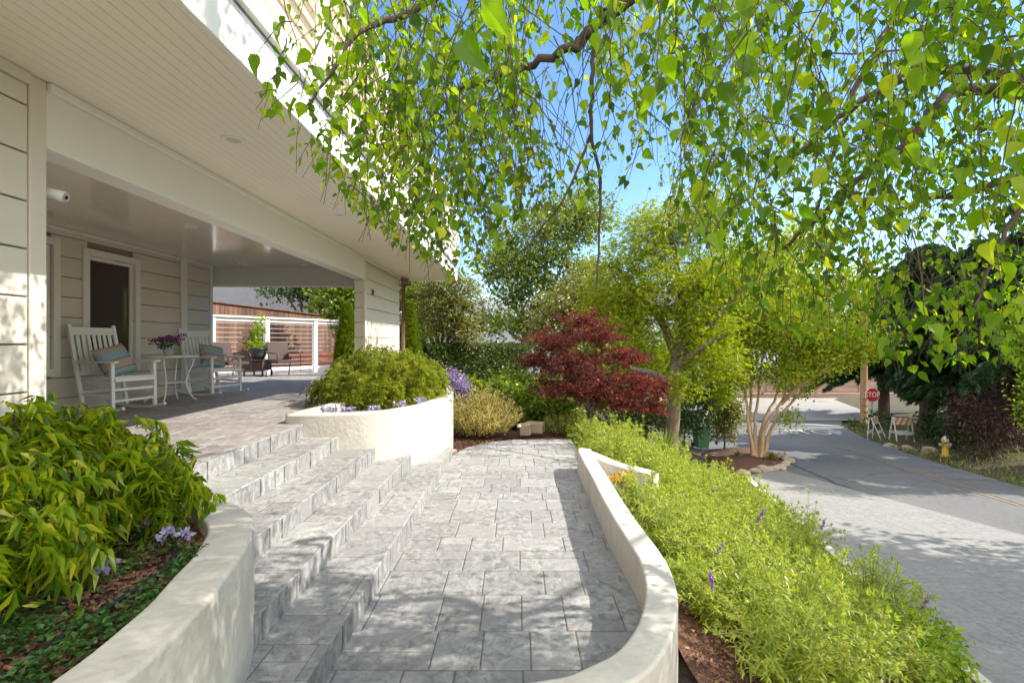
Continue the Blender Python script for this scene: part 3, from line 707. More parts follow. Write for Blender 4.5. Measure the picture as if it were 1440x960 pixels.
mb = MB(); mb.box((-12, -2, 5.9), (-2.2, 11.3, 6.05)); mb.build("roof", M["trim"], house)
mb = MB(); mb.box((-12, -2, ZS + .052), (XF - .002, 9.6, 3.6)); mb.build("floor_slab", M["trim"], house)
# copper downspout with its leader head
dn = MB(); px_, py_ = XF + .075, 11.06
dn.tube([(px_, py_, .7), (px_, py_, 2.95)], .042, 12); ds = dn.build("downspout", M["copper"], house, smooth=True)
d = MB(); d.add(*(lambda r: (r[0], r[1]))(MB().lathe([(.045, 2.86), (.05, 2.9), (.11, 2.97), (.115, 3.06), (.135, 3.065), (.135, 3.10), (.10, 3.10)], 4, (px_, py_, 0)).arrays())); d.build("leader_head", M["copper"], ds)
for zz in (1.6, 2.5):
    d = MB(); d.lathe([(.043, zz), (.05, zz + .003), (.05, zz + .03), (.043, zz + .033)], 12, (px_, py_, 0)); d.build("bracket", M["copper"], ds)
# camera on the porch corner
cm = thing("security_camera", "small white security camera on the porch corner trim under the beam", "camera", (XF - .05, 2.757, 2.53))
d = MB(); d.lathe([(.001, 0), (.035, 0), (.035, .012), (.02, .016)], 16); o = d.build("mount", M["white"], cm, world=False, smooth=True); o.rotation_euler = (R(-90), 0, 0)
d = MB(); d.tube([(0, .01, 0), (.01, .045, -.01), (.03, .06, -.01)], .014, 8); d.build("arm", M["white"], cm, world=False, smooth=True)
d = MB(); d.tube([(-.01, .06, -.004), (.0, .06, -.008), (.085, .075, -.03), (.095, .077, -.033)], [.02, .03, .032, .026], 14); c_ = d.build("body", M["white"], cm, world=False, smooth=True)
d = MB(); d.tube([(.093, .0765, -.033), (.098, .0775, -.0345)], .011, 12); d.build("lens", M["black"], c_, world=False)
# ------------------------------------------------------------------ porch furniture
def make_rocker(label):
    t = thing("rocking_chair", label, "rocking chair", group="white rocking chairs on the porch")
    W_ = M["white"]; B = lambda mb, n, w=.005: bevel(mb.build(n, W_, t, world=False), w, 2)
    m = MB()
    for i in range(6):
        x = -.22 + i * .085; z = .405 + .045 * (i / 5) - (.012 if i in (2, 3) else 0)
        m.box((x, -.255, z), (x + .078, .255, z + .018))
    m.box((-.20, -.262, .385), (.27, -.235, .405)); m.box((-.20, .235, .385), (.27, .262, .405)); m.box((.285, -.262, .40), (.305, .262, .45)); B(m, "seat")
    bx_ = lambda z: -.215 - .25 * (z - .06) / 1.06
    m = MB(); m.bar((bx_(1.06), -.25, 1.045), (bx_(1.06), .25, 1.045), .022, .10); m.bar((bx_(.50), -.25, .50), (bx_(.50), .25, .50), .022, .06)
    for i in range(7):
        y = -.195 + i * .065; m.bar((bx_(.53), y, .53), (bx_(1.0), y, 1.0), .042, .014, up=(1, 0, 0))
    B(m, "backrest", .004)
    for s in (-1, 1):
        y = s * .27
        m = MB(); m.bar((bx_(.06), y, .055), (bx_(1.13), y, 1.13), .038, .042, up=(0, 1, 0)); B(m, "back_post")
        m = MB(); m.bar((.27, y, .045), (.255, y, .635), .042, .042, up=(1, 0, 0)); B(m, "leg")
        m = MB(); m.prism([(-.36, y - .035), (.10, y - .045), (.30, y - .05), (.335, y - .03), (.335, y + .03), (.30, y + .05), (.10, y + .045), (-.36, y + .035)], .637, .66); B(m, "armrest")
        xs_ = np.linspace(-.56, .45, 15); zs_ = .25 * (xs_ + .03)**2 + .02
        m = MB(); m.tube(np.c_[xs_, np.full(15, y), zs_], .021, 6); m.build("rocker", W_, t, world=False)
        m = MB()
        m.bar((bx_(.22) , y, .24), (.262, y, .22), .02, .03); B(m, "stretcher", .003)
    for x, z, h in ((.262, .30, .035), (.264, .16, .03), (bx_(.3), .26, .03)):
        m = MB(); m.bar((x, -.25, z), (x, .25, z), .02, h); B(m, "stretcher", .003)
    return t
ch = make_rocker("white slatted rocking chair beside the window, nearer of the two"); ch.location = (-5.25, 6.36, ZP); ch.rotation_euler.z = R(-14)
c2 = copy_tree(ch); c2["label"] = "white slatted rocking chair by the far end of the porch wall, beyond the table"; c2.location = (-5.22, 8.33, ZP); c2.rotation_euler.z = R(-18)

def make_pillow(label):
    n = 18; u = np.linspace(-1, 1, n); X, Y = np.meshgrid(u, u); 
    th = .085 * (np.clip(1 - X**4, 0, 1) * np.clip(1 - Y**4, 0, 1))**.5; pin = 1 - .06 * (1 - (X * Y)**2) * np.maximum(abs(X), abs(Y))**6
    a = np.stack([th, X * .21 * pin, Y * .21 * pin], -1).reshape(-1, 3); b = np.stack([-th, X * .21 * pin, Y * .21 * pin], -1).reshape(-1, 3)
    i = np.arange(n-1)[:, None] * n + np.arange(n-1)[None]; q = np.stack([i, i+1, i+n+1, i+n], -1).reshape(-1, 4)
    o = MB().add(a, [q]).add(b, [q[:, ::-1]]).build("pillow", M["pillow"], smooth=True)
    return tag(o, label, "pillow", "striped pillows on the rocking chairs")
p1 = make_pillow("blue and tan striped pillow on the nearer rocking chair beside the window"); p1.location = (-5.28, 6.34, ZP + .655); p1.rotation_euler = (R(14), R(-24), R(-14))
p2 = p1.copy(); COL.objects.link(p2); p2["label"] = "blue and tan striped pillow on the farther rocking chair beyond the table"; p2.location = (-5.25, 8.31, ZP + .655); p2.rotation_euler = (R(-12), R(-24), R(-18))

tb = thing("side_table", "round white metal table with bowed legs between the rocking chairs", "table", (-5.26, 7.33, ZP))
m = MB(); m.lathe([(0, .672), (.355, .672), (.365, .680), (.365, .69), (.355, .697), (0, .697)], 40); m.build("tabletop", M["white"], tb, world=False, smooth=False)
m = MB(); m.lathe([(0, .285), (.19, .285), (.195, .292), (.19, .30), (0, .30)], 30); m.build("shelf", M["white"], tb, world=False)
for a in (20, 110, 200, 290):
    c, s = math.cos(R(a)), math.sin(R(a)); z = np.linspace(0, 1, 14)
    r = .20 + .14 * np.abs(np.sin((z - .43) * 1.9))**1.5 + np.where(z < .1, (.1 - z) * .5, 0)
    m = MB(); m.tube(np.c_[r * c, r * s, .012 + z * .66], .0115, 8); m.build("leg", M["white"], tb, world=False, smooth=True)
def pot(name, label, loc, prof, mat, cat="flower pot"):
    t = thing(name, label, cat, loc); m = MB(); m.lathe(prof, 24); m.build("pot", mat, t, world=False, smooth=True); return t
fp = pot("flower_pot", "pale tin pot of magenta flowers on the round white table", (-5.26, 7.28, ZP + .698), [(0, 0), (.058, 0), (.078, .13), (.084, .133), (.084, .14), (.074, .14), (.07, .11), (0, .11)], M["tin"])
m = MB(); pts, o = ell(170, (0, 0, .18), (.15, .15, .07), .5); leaves(m, TL, pts, unit(o + RNG.normal(size=o.shape) * .4), unit(np.array([0,0,1]) + RNG.normal(size=o.shape) * .4), .05); m.build("foliage", M["l_cover"], fp, world=False)
m = MB()
for c in ((.0, .0, .26), (.10, .05, .25), (-.10, -.02, .24), (.05, -.12, .25), (.13, .12, .29), (-.04, .10, .27), (-.16, -.10, .21), (.04, .18, .23), (-.02, -.18, .22)):
    pts, o = ell(28, c, (.05, .05, .03), .6); leaves(m, TQ, pts, unit(o + [0,0,.3]), unit(o + RNG.normal(size=o.shape) * .5), .035)
m.build("blossoms", M["p_magenta"], fp, world=False)

# ------------------------------------------------------------------ the terrace behind the porch
def make_wicker(label):
    t = thing("patio_chair", label, "patio chair", group="dark wicker chairs on the terrace")
    wk = M["wicker"]; B = lambda m, n, mt=wk: bevel(m.build(n, mt, t, world=False), .008, 2)
    m = MB(); m.box((-.27, -.28, .36), (.29, .28, .43)); B(m, "seat")
    m = MB(); m.bar((-.25, 0, .43), (-.36, 0, .90), .56, .045, up=(1, 0, 0)); B(m, "backrest")
    for s in (-1, 1):
        m = MB(); m.tube([(.30, s*.31, .0), (.30, s*.31, .56), (.27, s*.31, .61), (-.31, s*.31, .62)], .014, 8); m.build("armrest", M["dkmetal"], t, world=False)
        m = MB(); m.tube([(-.20, s*.30, .5), (-.31, s*.30, 0)], .014, 8); m.build("leg", M["dkmetal"], t, world=False)
    return t
wc = make_wicker("dark wicker patio chair left of the potted plant, partly behind the farther rocking chair"); wc.location = (-6.95, 11.7, ZP); wc.rotation_euler.z = R(-20)
w2 = copy_tree(wc); w2["label"] = "brown wicker patio chair with metal arms right of the potted plant"; w2.location = (-6.25, 12.9, ZP); w2.rotation_euler.z = R(-38)
wt = thing("wicker_table", "small square wicker table under the tall potted plant", "table", (-6.95, 12.95, ZP))
m = MB(); m.box((-.26, -.26, .40), (.26, .26, .44)); bevel(m.build("tabletop", M["wicker"], wt, world=False), .008)
m = MB(); m.box((-.245, -.245, .15), (.245, .245, .398)); bevel(m.build("apron", M["wicker"], wt, world=False), .008)
for sx in (-1, 1):
    for sy in (-1, 1):
        m = MB(); m.box((sx*.24 - .018, sy*.24 - .018, 0), (sx*.24 + .018, sy*.24 + .018, .149)); m.build("leg", M["wicker"], wt, world=False)
tp = pot("potted_plant", "tall yellow-green plant in a dark round pot on the wicker table", (-6.95, 12.95, ZP + .441), [(0, 0), (.13, 0), (.2, .12), (.215, .27), (.225, .275), (.225, .30), (.19, .30), (.18, .24), (0, .24)], M["pot"], "potted plant")
m = MB(); crown(m, [((0, 0, .40), (.24, .24, .10)), ((0, 0, .70), (.13, .13, .28)), ((.04, 0, 1.0), (.07, .07, .2))], 48, 11, .07, .08, TL, .1); m.build("foliage", M["l_lime"], tp, world=False)
m = MB(); crown(m, [((.12, 0, .85), (.12, .1, .2)), ((-.1, .05, 1.0), (.1, .1, .2))], 12, 8, .05, .05, TQ); m.build("blossoms", M["p_white"], tp, world=False)

# white post-and-wire guard fence, runs diagonally
A, Bp = np.array([-8.6, 11.0]), np.array([-5.1, 16.2]); dv = (Bp - A) / np.linalg.norm(Bp - A)
gf = thing("guard_fence", "white post and wire guard fence along the edge of the terrace", "fence", (A[0], A[1], ZP))
posts = [A + dv * q for q in (0.0, 1.52, 2.92, 4.40, 5.9)]
ang = math.atan2(dv[1], dv[0])
def rz(a): return np.array([[math.cos(a), -math.sin(a), 0], [math.sin(a), math.cos(a), 0], [0, 0, 1]])
for p in posts:
    m = MB(); m.box((-.06, -.06, -.3), (.06, .06, 1.545), rz(ang), (*p, ZP)); bevel(m.build("post", M["white"], gf), .006)
m = MB(); m.box((-.1, -.085, 1.548), (np.linalg.norm(posts[-1] - A) + .1, .085, 1.595), rz(ang), (*A, ZP)); bevel(m.build("top_rail", M["white"], gf), .006)
for i, (a, b) in enumerate(zip(posts[:-1], posts[1:])):
    L = np.linalg.norm(b - a)
    for z0_, z1_ in ((1.45, 1.546), (.10, .19)):
        m = MB(); m.box((.062, -.03, z0_), (L - .062, .03, z1_), rz(ang), (*a, ZP)); bevel(m.build("rail", M["white"], gf), .005)
    m = MB()
    for z in np.arange(.27, 1.44, .125): m.box((.062, -.009, z), (L - .062, .009, z + .02), rz(ang), (*a, ZP))
    if i == 0:
        for q in np.arange(.15, L, .125): m.box((q, -.006, .192), (q + .012, .006, 1.448), rz(ang), (*a, ZP))
    m.build("wire_panel", M["steel"], gf)

# wooden fence, red deck and the neighbour's grey wall behind
def board_fence(name, label, a, b, z0, z1a, z1b, mat, w=.14, th=.02, cap=True):
    a = np.array(a, float); b = np.array(b, float); L = np.linalg.norm(b - a); an = math.atan2(*(b - a)[::-1]); rnd = random.Random(5)
    t = thing(name, label, "fence", (a[0], a[1], z0)); m = MB(); n = int(L / w)
    for i in range(n):
        q = i * w; zt = z1a + (z1b - z1a) * i / n + rnd.uniform(-.01, .01); m.box((q + .004, 0, 0), (q + w - .004, th, zt - z0), rz(an), (a[0], a[1], z0))
    m.build("board_panel", mat, t)
    if cap:
        m = MB(); v0, v1 = a, b; m.bar((a[0], a[1], z1a + .02), (b[0], b[1], z1b + .02), .12, .035); m.build("cap_rail", mat, t)
    for i in range(0, int(L / 2.4) + 1):
        p = a + (b - a) * min(1, i * 2.4 / L); q = z1a + (z1b - z1a) * min(1, i * 2.4 / L); nn = np.array([-math.sin(an), math.cos(an)]) * .07
        m = MB(); m.box((-.045, -.045, 0), (.045, .045, q - z0 - .03), rz(an), (p[0] + nn[0], p[1] + nn[1], z0)); m.build("post", mat, t)
    return t
a_, b_ = W(290, 424, 15.5), W(520, 452, 21)
board_fence("board_fence", "reddish brown board fence behind the white wire fence", a_[:2], b_[:2], .5, a_[2], b_[2], M["redwood"])
dk = thing("deck", "low red stained deck edge behind the white guard fence", "deck", (-6.2, 17.2, .5))
for k_, (z, yo) in enumerate(((1.25, .3), (1.0, 0))):
    m = MB(); m.box((-9.0, 16.6 + yo, z - .16), (-4.6, 17.2 + yo * 2, z)); bevel(m.build("board", M["deckred"], dk), .01)
m = MB(); m.box((-9.0, 16.68, .4), (-4.6, 17.6, .83)); m.build("skirting", M["white"], dk)
gw = thing("neighbour_building", "plain grey stucco building wall behind the brown board fence", "building", (-12, 24, 0))
m = MB(); m.box((-24, 22.5, 0), (-7.3, 30, 7.0)); m.build("wall", M["greywall"], gw)
m = MB(); m.box((-24.2, 22.2, 7.002), (-7.0, 30.2, 7.2)); m.build("roof", M["farroof"], gw)

# ------------------------------------------------------------------ street things
sc_, ss = None, None
Ys = 27.3; pb = sp(1217, 600); base = np.array([pb[0], pb[1], z_street(pb[1]) + .02])
pb = W(1215, 600, 27.5); zb = gz(pb[0], 27.5)
up_ = thing("utility_pole", "brown wooden pole banded with yellow wire behind the stop sign", "pole", (pb[0], 27.5, zb))
m = MB(); m.tube([(0, 0, -.2), (0, 0, 4), (.05, 0, 9.5)], [.19, .17, .13], 14); m.build("shaft", M["polewood"], up_, world=False, smooth=True)
for z in (.75, 1.12, 1.5):
    m = MB(); m.lathe([(.187, z), (.192, z), (.192, z + .03), (.187, z + .03)], 14); m.build("band", M["yellowpaint"], up_, world=False)
m = MB(); m.bar((-.9, -.12, 8.9), (.95, -.12, 8.9), .09, .12); m.build("crossarm", M["polewood"], up_, world=False)
sg = thing("stop_sign", "red octagonal stop sign with white letters in front of the wooden pole", "traffic sign", (pb[0] + .1, 27.0, zb))
zS_ = W(1221, 555, 27.0)[2] - zb
def octa(r): return [(r * math.cos(R(22.5 + 45 * i)), r * math.sin(R(22.5 + 45 * i))) for i in range(8)]
def face(poly, y0, y1, z): # a flat shape facing the camera (-Y)
    p = np.array(poly); n = len(p); v = np.concatenate([np.c_[p[:, 0], np.full(n, y1), p[:, 1] + z], np.c_[p[:, 0], np.full(n, y0), p[:, 1] + z]])
    return v, [[[i, (i+1) % n, n + (i+1) % n, n + i] for i in range(n)], [list(range(n))[::-1]], [list(range(n, 2*n))]]
m = MB(); m.box((-.03, 0.0, 0), (.03, .05, zS_ + .3)); m.build("post", M["steel"], sg, world=False)
m = MB(); m.add(*face(octa(.418), -.018, -.004, zS_)); pl = m.build("sign_plate", M["signwhite"], sg, world=False)
m = MB(); m.add(*face(octa(.40), -.024, -.020, zS_)); m.build("red_face", M["signred"], pl, world=False)
tm = text_mesh("STOP", .34, .002, lambda v: np.c_[v[:, 0], -.028 - v[:, 2], zS_ + v[:, 1] * 1.15]); tm.materials.clear(); tm.materials.append(M["signwhite"])
o = bpy.data.objects.new("lettering", tm); COL.objects.link(o); o.parent = pl

def make_barricade(label, loc, rzv, tilt=0):
    t = thing("barricade", label, "barricade", loc, rzv, "folding barricades at the street edge"); t.rotation_euler.x = tilt
    for s in (-1, 1):
        for d in (-1, 1):
            m = MB(); m.bar((s*.33, d*.26, 0), (s*.33, d*.03, 1.0), .04, .025, up=(0, 1, 0)); m.build("leg", M["barwhite"], t, world=False)
    pn = MB(); pn.box((-.38, -.085, .68), (.38, -.062, .98)); pn = pn.build("top_board", M["barwhite"], t, world=False)
    m = MB()
    for k_ in range(4):
        x = -.38 + k_ * .21
        m.add(*face([(x, -.15), (x + .10, -.15), (min(x + .24, .38), .15), (min(x + .14, .37), .15)], -.089, -.086, .83))
    m.build("stripe", M["orange"], pn, world=False)
    m = MB(); m.box((-.36, -.20, .28), (.36, -.185, .42)); m.build("lower_board", M["barwhite"], t, world=False)
    m = MB(); m.box((-.36, .19, .28), (.36, .205, .40)); m.build("lower_board", M["barwhite"], t, world=False)
    return t
q = W(1268, 625, 20.2); make_barricade("orange and white striped barricade standing upright beside the dark tree trunk", (q[0], 20.2, gz(q[0], 20.2)), R(-8))
q = W(1233, 618, 21.3); bc = make_barricade("orange and white striped barricade leaning askew at the kerb near the stop sign", (q[0], 21.3, gz(q[0], 21.3)), R(38), R(-9))
q = W(1329, 645, 16.2); hz = gz(q[0], 16.2)
hy = thing("fire_hydrant", "small yellow fire hydrant among weeds at the street edge", "hydrant", (q[0], 16.2, hz))
m = MB(); m.lathe([(0, -.05), (.13, -.05), (.13, .04), (.085, .06), (.085, .46), (.105, .48), (.105, .51), (.09, .52)], 18); m.build("barrel", M["hydrant"], hy, world=False, smooth=True)
m = MB(); m.lathe([(.10, .521), (.09, .58), (.05, .64), (.025, .66), (.025, .69), (0, .69)], 18); m.build("bonnet", M["silver"], hy, world=False, smooth=True)
for d in ((-1, 0), (1, 0), (0, -1)):
    m = MB(); m.tube([(d[0]*.07, d[1]*.07, .38), (d[0]*.15, d[1]*.15, .38), (d[0]*.151, d[1]*.151, .38), (d[0]*.18, d[1]*.18, .38)], [.045, .045, .058, .055], 12); m.build("nozzle_cap", M["silver"], hy, world=False)
# green bin
q = W(986, 622, 16.5); bn = thing("wheeled_bin", "green wheeled bin at the edge of the driveway under the trees", "bin", (q[0], 16.5, W(986, 630, 16.5)[2]))
m = MB(); v = np.array([(-.24,-.28,.06),(.24,-.28,.06),(.24,.26,.06),(-.24,.26,.06),(-.30,-.34,.92),(.30,-.34,.92),(.30,.36,.92),(-.30,.36,.92)]); m.add(v, [[[0,3,2,1],[4,5,6,7],[0,1,5,4],[1,2,6,5],[2,3,7,6],[3,0,4,7]]]); bevel(m.build("body", M["bingreen"], bn, world=False), .03, 3)
m = MB(); m.box((-.32, -.37, .925), (.32, .40, .97)); bevel(m.build("lid", M["bingreen"], bn, world=False), .02, 3)
for s in (-1, 1):
    m = MB(); m.tube([(s*.25, .27, .11), (s*.31, .27, .11)], .11, 16); m.build("wheel", M["black"], bn, world=False)
bn.scale = (.78, .78, .78)
# brown fence beyond the cross street
board = thing("street_fence", "long brown horizontal board fence beyond the cross street", "fence", (20, 44, -3.3))
m = MB()
for i in range(11): m.box((2, 44 + .004 * (i % 2), -3.1 + i * .16), (60, 44.04, -3.1 + i * .16 + .15))
m.build("board_panel", M["fencebrown"], board)
m = MB(); m.box((0, 43.4, -3.4), (62, 43.95, -2.95)); m.build("footing", M["fencebrown"], board)
for x in np.arange(3, 60, 2.8):
    m = MB(); m.box((x, 43.9, -3.1), (x + .1, 43.995, -1.3)); m.build("post", M["fencebrown"], board)
# distant houses
fh = thing("distant_house", "pale blue-grey boarded house with a red door beyond the hedge", "house", (-2.5, 36, -.5))
x0, x1 = W(640, 480, 36)[0], W(735, 480, 36)[0]
m = MB(); xx = x0 - 3
while xx < x1 + 1: m.box((xx, 36, -1), (xx + .28, 36.08, 3.5)); xx += .30
m.box((x0 - 3, 36.09, -1), (x1 + 1, 44, 3.5)); m.build("wall", M["farwall"], fh)
m = MB(); v = [(x0-4, 35, 3.4), (x1+1.6, 35, 3.4), (x1+1.6, 45, 3.4), (x0-4, 45, 3.4), (x0-4, 40, 5.2), (x1+1.6, 40, 5.2)]; m.add(v, [[[0,1,5,4],[2,3,4,5]], [[0,4,3],[1,2,5]]]); m.build("roof", M["farroof"], fh)
dx = W(707, 480, 36)[0]; m = MB(); m.box((dx - .4, 35.9, -.6), (dx + .4, 35.98, 1.5)); m.build("door", M["signred"], fh)
for px in (672, 724):
    q = W(px, 460, 36); m = MB(); m.box((q[0] - .6, 35.92, q[2] - .5), (q[0] + .6, 35.98, q[2] + .6)); wi = m.build("window", M["white"], fh)
    m = MB(); m.box((q[0] - .5, 35.9, q[2] - .4), (q[0] + .5, 35.918, q[2] + .5)); m.build("pane", M["glass"], wi)
q = W(700, 470, 35.7); m = MB(); m.box((q[0] - .07, 35.6, -.9), (q[0] + .07, 35.74, 3.3)); m.build("porch_post", M["white"], fh)
rh = thing("distant_house", "grey lap-sided house glimpsed behind the pale green crape myrtle", "house", (16, 52, -3))
m = MB(); z = -3.
while z < 5: m.box((11, 52, z), (28, 52.1, z + .20)); z += .22
m.box((11, 52.11, -3), (28, 60, 5)); m.build("wall", M["farwall"], rh)
m = MB(); v = [(10, 51, 5), (29, 51, 5), (29, 61, 5), (10, 61, 5), (10, 56, 8), (29, 56, 8)]; m.add(v, [[[0,1,5,4],[2,3,4,5]], [[0,4,3],[1,2,5]]]); m.build("roof", M["farroof"], rh)
for x in (14, 19, 24):
    m = MB(); m.box((x, 51.9, -.5), (x + 1.4, 51.99, 1.3)); wi = m.build("window", M["white"], rh); m = MB(); m.box((x + .1, 51.88, -.4), (x + 1.3, 51.898, 1.2)); m.build("pane", M["glass"], wi)
# garden stones, path light, drip hose
q = W(730, 616, 8.45); pl_ = thing("path_light", "short black path light beside the far end of the paved path", "path light", (q[0], 8.45, gz(q[0], 8.45) - .03))
m = MB(); m.tube([(0,0,0),(0,0,.27)], .016, 8); m.build("stake", M["black"], pl_, world=False)
m = MB(); m.lathe([(0, .33), (.03, .325), (.045, .29), (.045, .27), (.02, .27)], 14); m.build("lamp_head", M["silver"], pl_, world=False, smooth=True)
def rock(name, label, cat, loc, r, mat, seed, group=None):
    g = np.random.default_rng(seed); n, k_ = 10, 14; th = np.linspace(0, math.pi, n); ph = np.arange(k_) * 2 * math.pi / k_
    d = np.stack([np.sin(th)[:, None] * np.cos(ph), np.sin(th)[:, None] * np.sin(ph), np.cos(th)[:, None] + 0 * ph], -1).reshape(-1, 3)
    cs = g.normal(size=(7, 3)); cs /= np.linalg.norm(cs, axis=1)[:, None]; rr = np.min(np.where(d @ cs.T > .2, .78 / np.maximum(d @ cs.T, .2), 1.25), axis=1)
    v = d * rr[:, None] * np.array(r) + np.array(loc); i = np.arange(n-1)[:, None] * k_; j = np.arange(k_)[None]; kk = (j+1) % k_
    q = np.stack([i+j, i+n*0+kk, i+k_+kk, i+k_+j], -1).reshape(-1, 4)
    return tag(MB().add(v, [q[:, ::-1]]).build(name, mat, smooth=False), label, cat, group)
q = W(637, 637, 7.4); rock("rock", "small pale rock on the mulch beside the white planter wall", "rock", (q[0], 7.4, q[2] + .01), (.075, .06, .045), M["rock"], 3)
for k_, (px, py, Y, wd) in enumerate(((752, 600, 9.0, .34), (738, 603, 8.75, .22))):
    q = W(px, py, Y); m = MB(); m.box((-wd/2, -.12, -.1), (wd/2, .12, .09), rz(R(-18 + 10*k_)), q); o = bevel(m.build("stone_block", M["block"]), .012, 2)
    tag(o, ["tan stone block at the far path end, longer of the pair", "short tan stone block right beside the black path light"][k_], "stone block")
hp = np.array([(-1.6, .9), (-1.48, 1.35), (-1.50, 1.6), (-1.47, 1.77), (-1.54, 2.15), (-1.75, 2.45)]); hs = smooth_line(hp, 8)
m = MB(); m.tube(np.c_[hs, 0.69 + .012 * np.sin(np.arange(len(hs)) * .35)], .011, 8); tag(m.build("drip_hose", M["black"], smooth=True), "black irrigation hose lying across the mulch in the near planter", "hose")
# cobbles that edge the crape myrtle bed
pts = [sp(px, py) for px, py in ((1046, 668), (1060, 666), (1073, 664), (1085, 663), (1096, 661), (1104, 656), (1108, 651))]
for i, (x, y) in enumerate(pts): rock("edging_stone", "tan edging stone around the crape myrtle bed by the driveway", "stone", (x, y, z_street(y) + .07), (.17, .13, .11), M["rock"], 30 + i, "edging stones around the crape myrtle bed")
for i, (px, py) in enumerate(((1258, 632), (1285, 636), (1322, 633), (1236, 628))):
    x, y = sp(px, py); rock("kerb_rock", "pale rock lying among weeds at the shaded street edge", "rock", (x + .5, y, gz(x + .5, y) + .05), (.25, .2, .13), M["rock"], 50 + i, "pale rocks at the shaded street edge")
# overhead wires to the pole
a = np.array([pb[0], 27.4, zb + 8.9])
for k_ in range(2):
    b = W(640 + 20 * k_, 428 + 14 * k_, 45); t_ = np.linspace(0, 1, 30)[:, None]; p = a * (1 - t_) + b * t_; p[:, 2] -= 1.2 * 4 * (t_ * (1 - t_))[:, 0]; p[:, 2] += .2 * k_
    m = MB(); m.tube(p, .014, 4); tag(m.build("overhead_wire", M["black"]), "thin dark overhead wire running from the utility pole", "wire", "overhead wires")
# ------------------------------------------------------------------ plants near the house
def C(px, py, Y, rx, ry, rd=None):
    k_ = Y / F; return (W(px, py, Y), np.array([rx * k_, (rd or rx) * k_, ry * k_]))

def lace_bush(name, label, base, domes, n_spray, per, size, lm, tmpl, stems, cat="shrub"):
    """weeping mound: sprays of dissected leaves lie over one another like shingles and droop at the skin"""
    t = thing(name, label, cat, base); mb = MB(); tw = MB(); base = np.array(base, float)
    wt = np.array([np.prod(d[1])**.66 for d in domes]); wt /= wt.sum()
    for (c, r), s in zip(domes, wt):
        c = np.array(c); r = np.array(r); m = int(n_spray * s); u = rdir(m); u[:, 2] = np.abs(u[:, 2]) * 1.15 - .32; u = unit(u)
        lump = 1 + .13 * np.sin(u[:, 0] * 7 + c[0] * 9) * np.sin(u[:, 1] * 8 + 1) + .10 * np.sin(u[:, 2] * 11 + u[:, 0] * 5)
        q = (RNG.random(m)**.28) * lump
        p0 = c + u * q[:, None] * r
        hd = unit(np.c_[u[:, :2] + RNG.normal(size=(m, 2)) * .45, -.35 - .45 * (1 - np.clip(u[:, 2], 0, 1)) + RNG.normal(size=m) * .2])
        L = size * RNG.uniform(1.0, 2.3, m)
        for j in range(per):
            f = (j + .5) / per; pp = p0 + hd * (L * f)[:, None] + np.array([0, 0, -1.]) * (L * f * f * .45)[:, None] + RNG.normal(size=(m, 3)) * size * .22
            d = unit(hd + RNG.normal(size=(m, 3)) * .5 + np.array([0, 0, -.45])); nr = unit(u * .8 + np.array([0, 0, .8]) + RNG.normal(size=(m, 3)) * .35)
            leaves(mb, tmpl, pp, d, nr, size * RNG.uniform(.7, 1.25, m))
        for i in RNG.choice(m, min(m, stems), replace=False):
            a = base + RNG.normal(size=3) * .03; b = p0[i]; mid = a * .45 + b * .55 + np.array([0, 0, .25 * r[2]]); w = .008 * (1 + r[0])
            tt_ = np.linspace(0, 1, 8)[:, None]; tw.tube(a * (1-tt_)**2 + 2 * mid * tt_ * (1-tt_) + b * tt_**2, np.linspace(w, w * .25, 8), 5, False)
    tr = MB(); limb(tr, [base - [0,0,.1], base + [0,0,.2], np.array(domes[0][0]) - [0,0,domes[0][1][2]*.3]], .05, .03); tr.add(*tw.arrays()); tr.build("trunk", M["bark_dark"], t, smooth=True)
    mb.build("crown", lm, t); return t

lace_bush("laceleaf_maple", "bright green weeping laceleaf maple in the grey dappled planter at the left edge", (-2.1, 2.2, .66),
    [((-2.30, 2.42, 1.03), (.40, .34, .35)), ((-2.36, 2.02, 1.12), (.30, .36, .34)), ((-1.92, 2.48, .93), (.22, .22, .22)), ((-1.84, 1.66, .96), (.24, .24, .19)), ((-2.06, 1.9, 1.0), (.22, .3, .24))],
    760, 6, .088, M["l_lace"], TP7, 45, "tree")
lace_bush("laceleaf_shrub", "rounded yellow-green laceleaf maple filling the cream planter at the top of the steps", (-1.95, 7.4, .76),
    [((-1.95, 7.35, 1.12), (.80, .85, .52)), ((-2.4, 6.95, 1.0), (.48, .5, .36)), ((-1.6, 7.2, 1.06), (.48, .55, .40)), ((-1.95, 6.75, .95), (.55, .4, .30))],
    2000, 4, .085, M["l_lace2"], TP, 25, "shrub")

def flower_patch(name, label, loc, r, nl, nf, leafm, petal, lsz=.03, fsz=.022, h=.10, group=None, cat="flowers"):
    t = thing(name, label, cat, loc, group=group); loc = np.array(loc)
    p, o = ell(nl, loc + [0, 0, h * .4], (r[0], r[1], h * .6), .6); mb = MB(); leaves(mb, TL, p, unit(o + RNG.normal(size=p.shape) * .6), unit(np.array([0,0,1]) + RNG.normal(size=p.shape) * .4), lsz * RNG.uniform(.7, 1.3, nl)); mb.build("foliage", leafm, t)
    c, o = ell(nf, loc + [0, 0, h], (r[0] * .9, r[1] * .9, h * .35), .7); mb = MB()
    p = np.repeat(c, 5, 0); f = unit(np.repeat(unit(np.array([.2, -.6, .6]) + RNG.normal(size=c.shape) * .4), 5, 0)); d = unit(np.cross(f, rdir(len(p)))); leaves(mb, TQ, p, d, f, fsz * RNG.uniform(.8, 1.2, len(p))); mb.build("blossoms", petal, t)
    return t
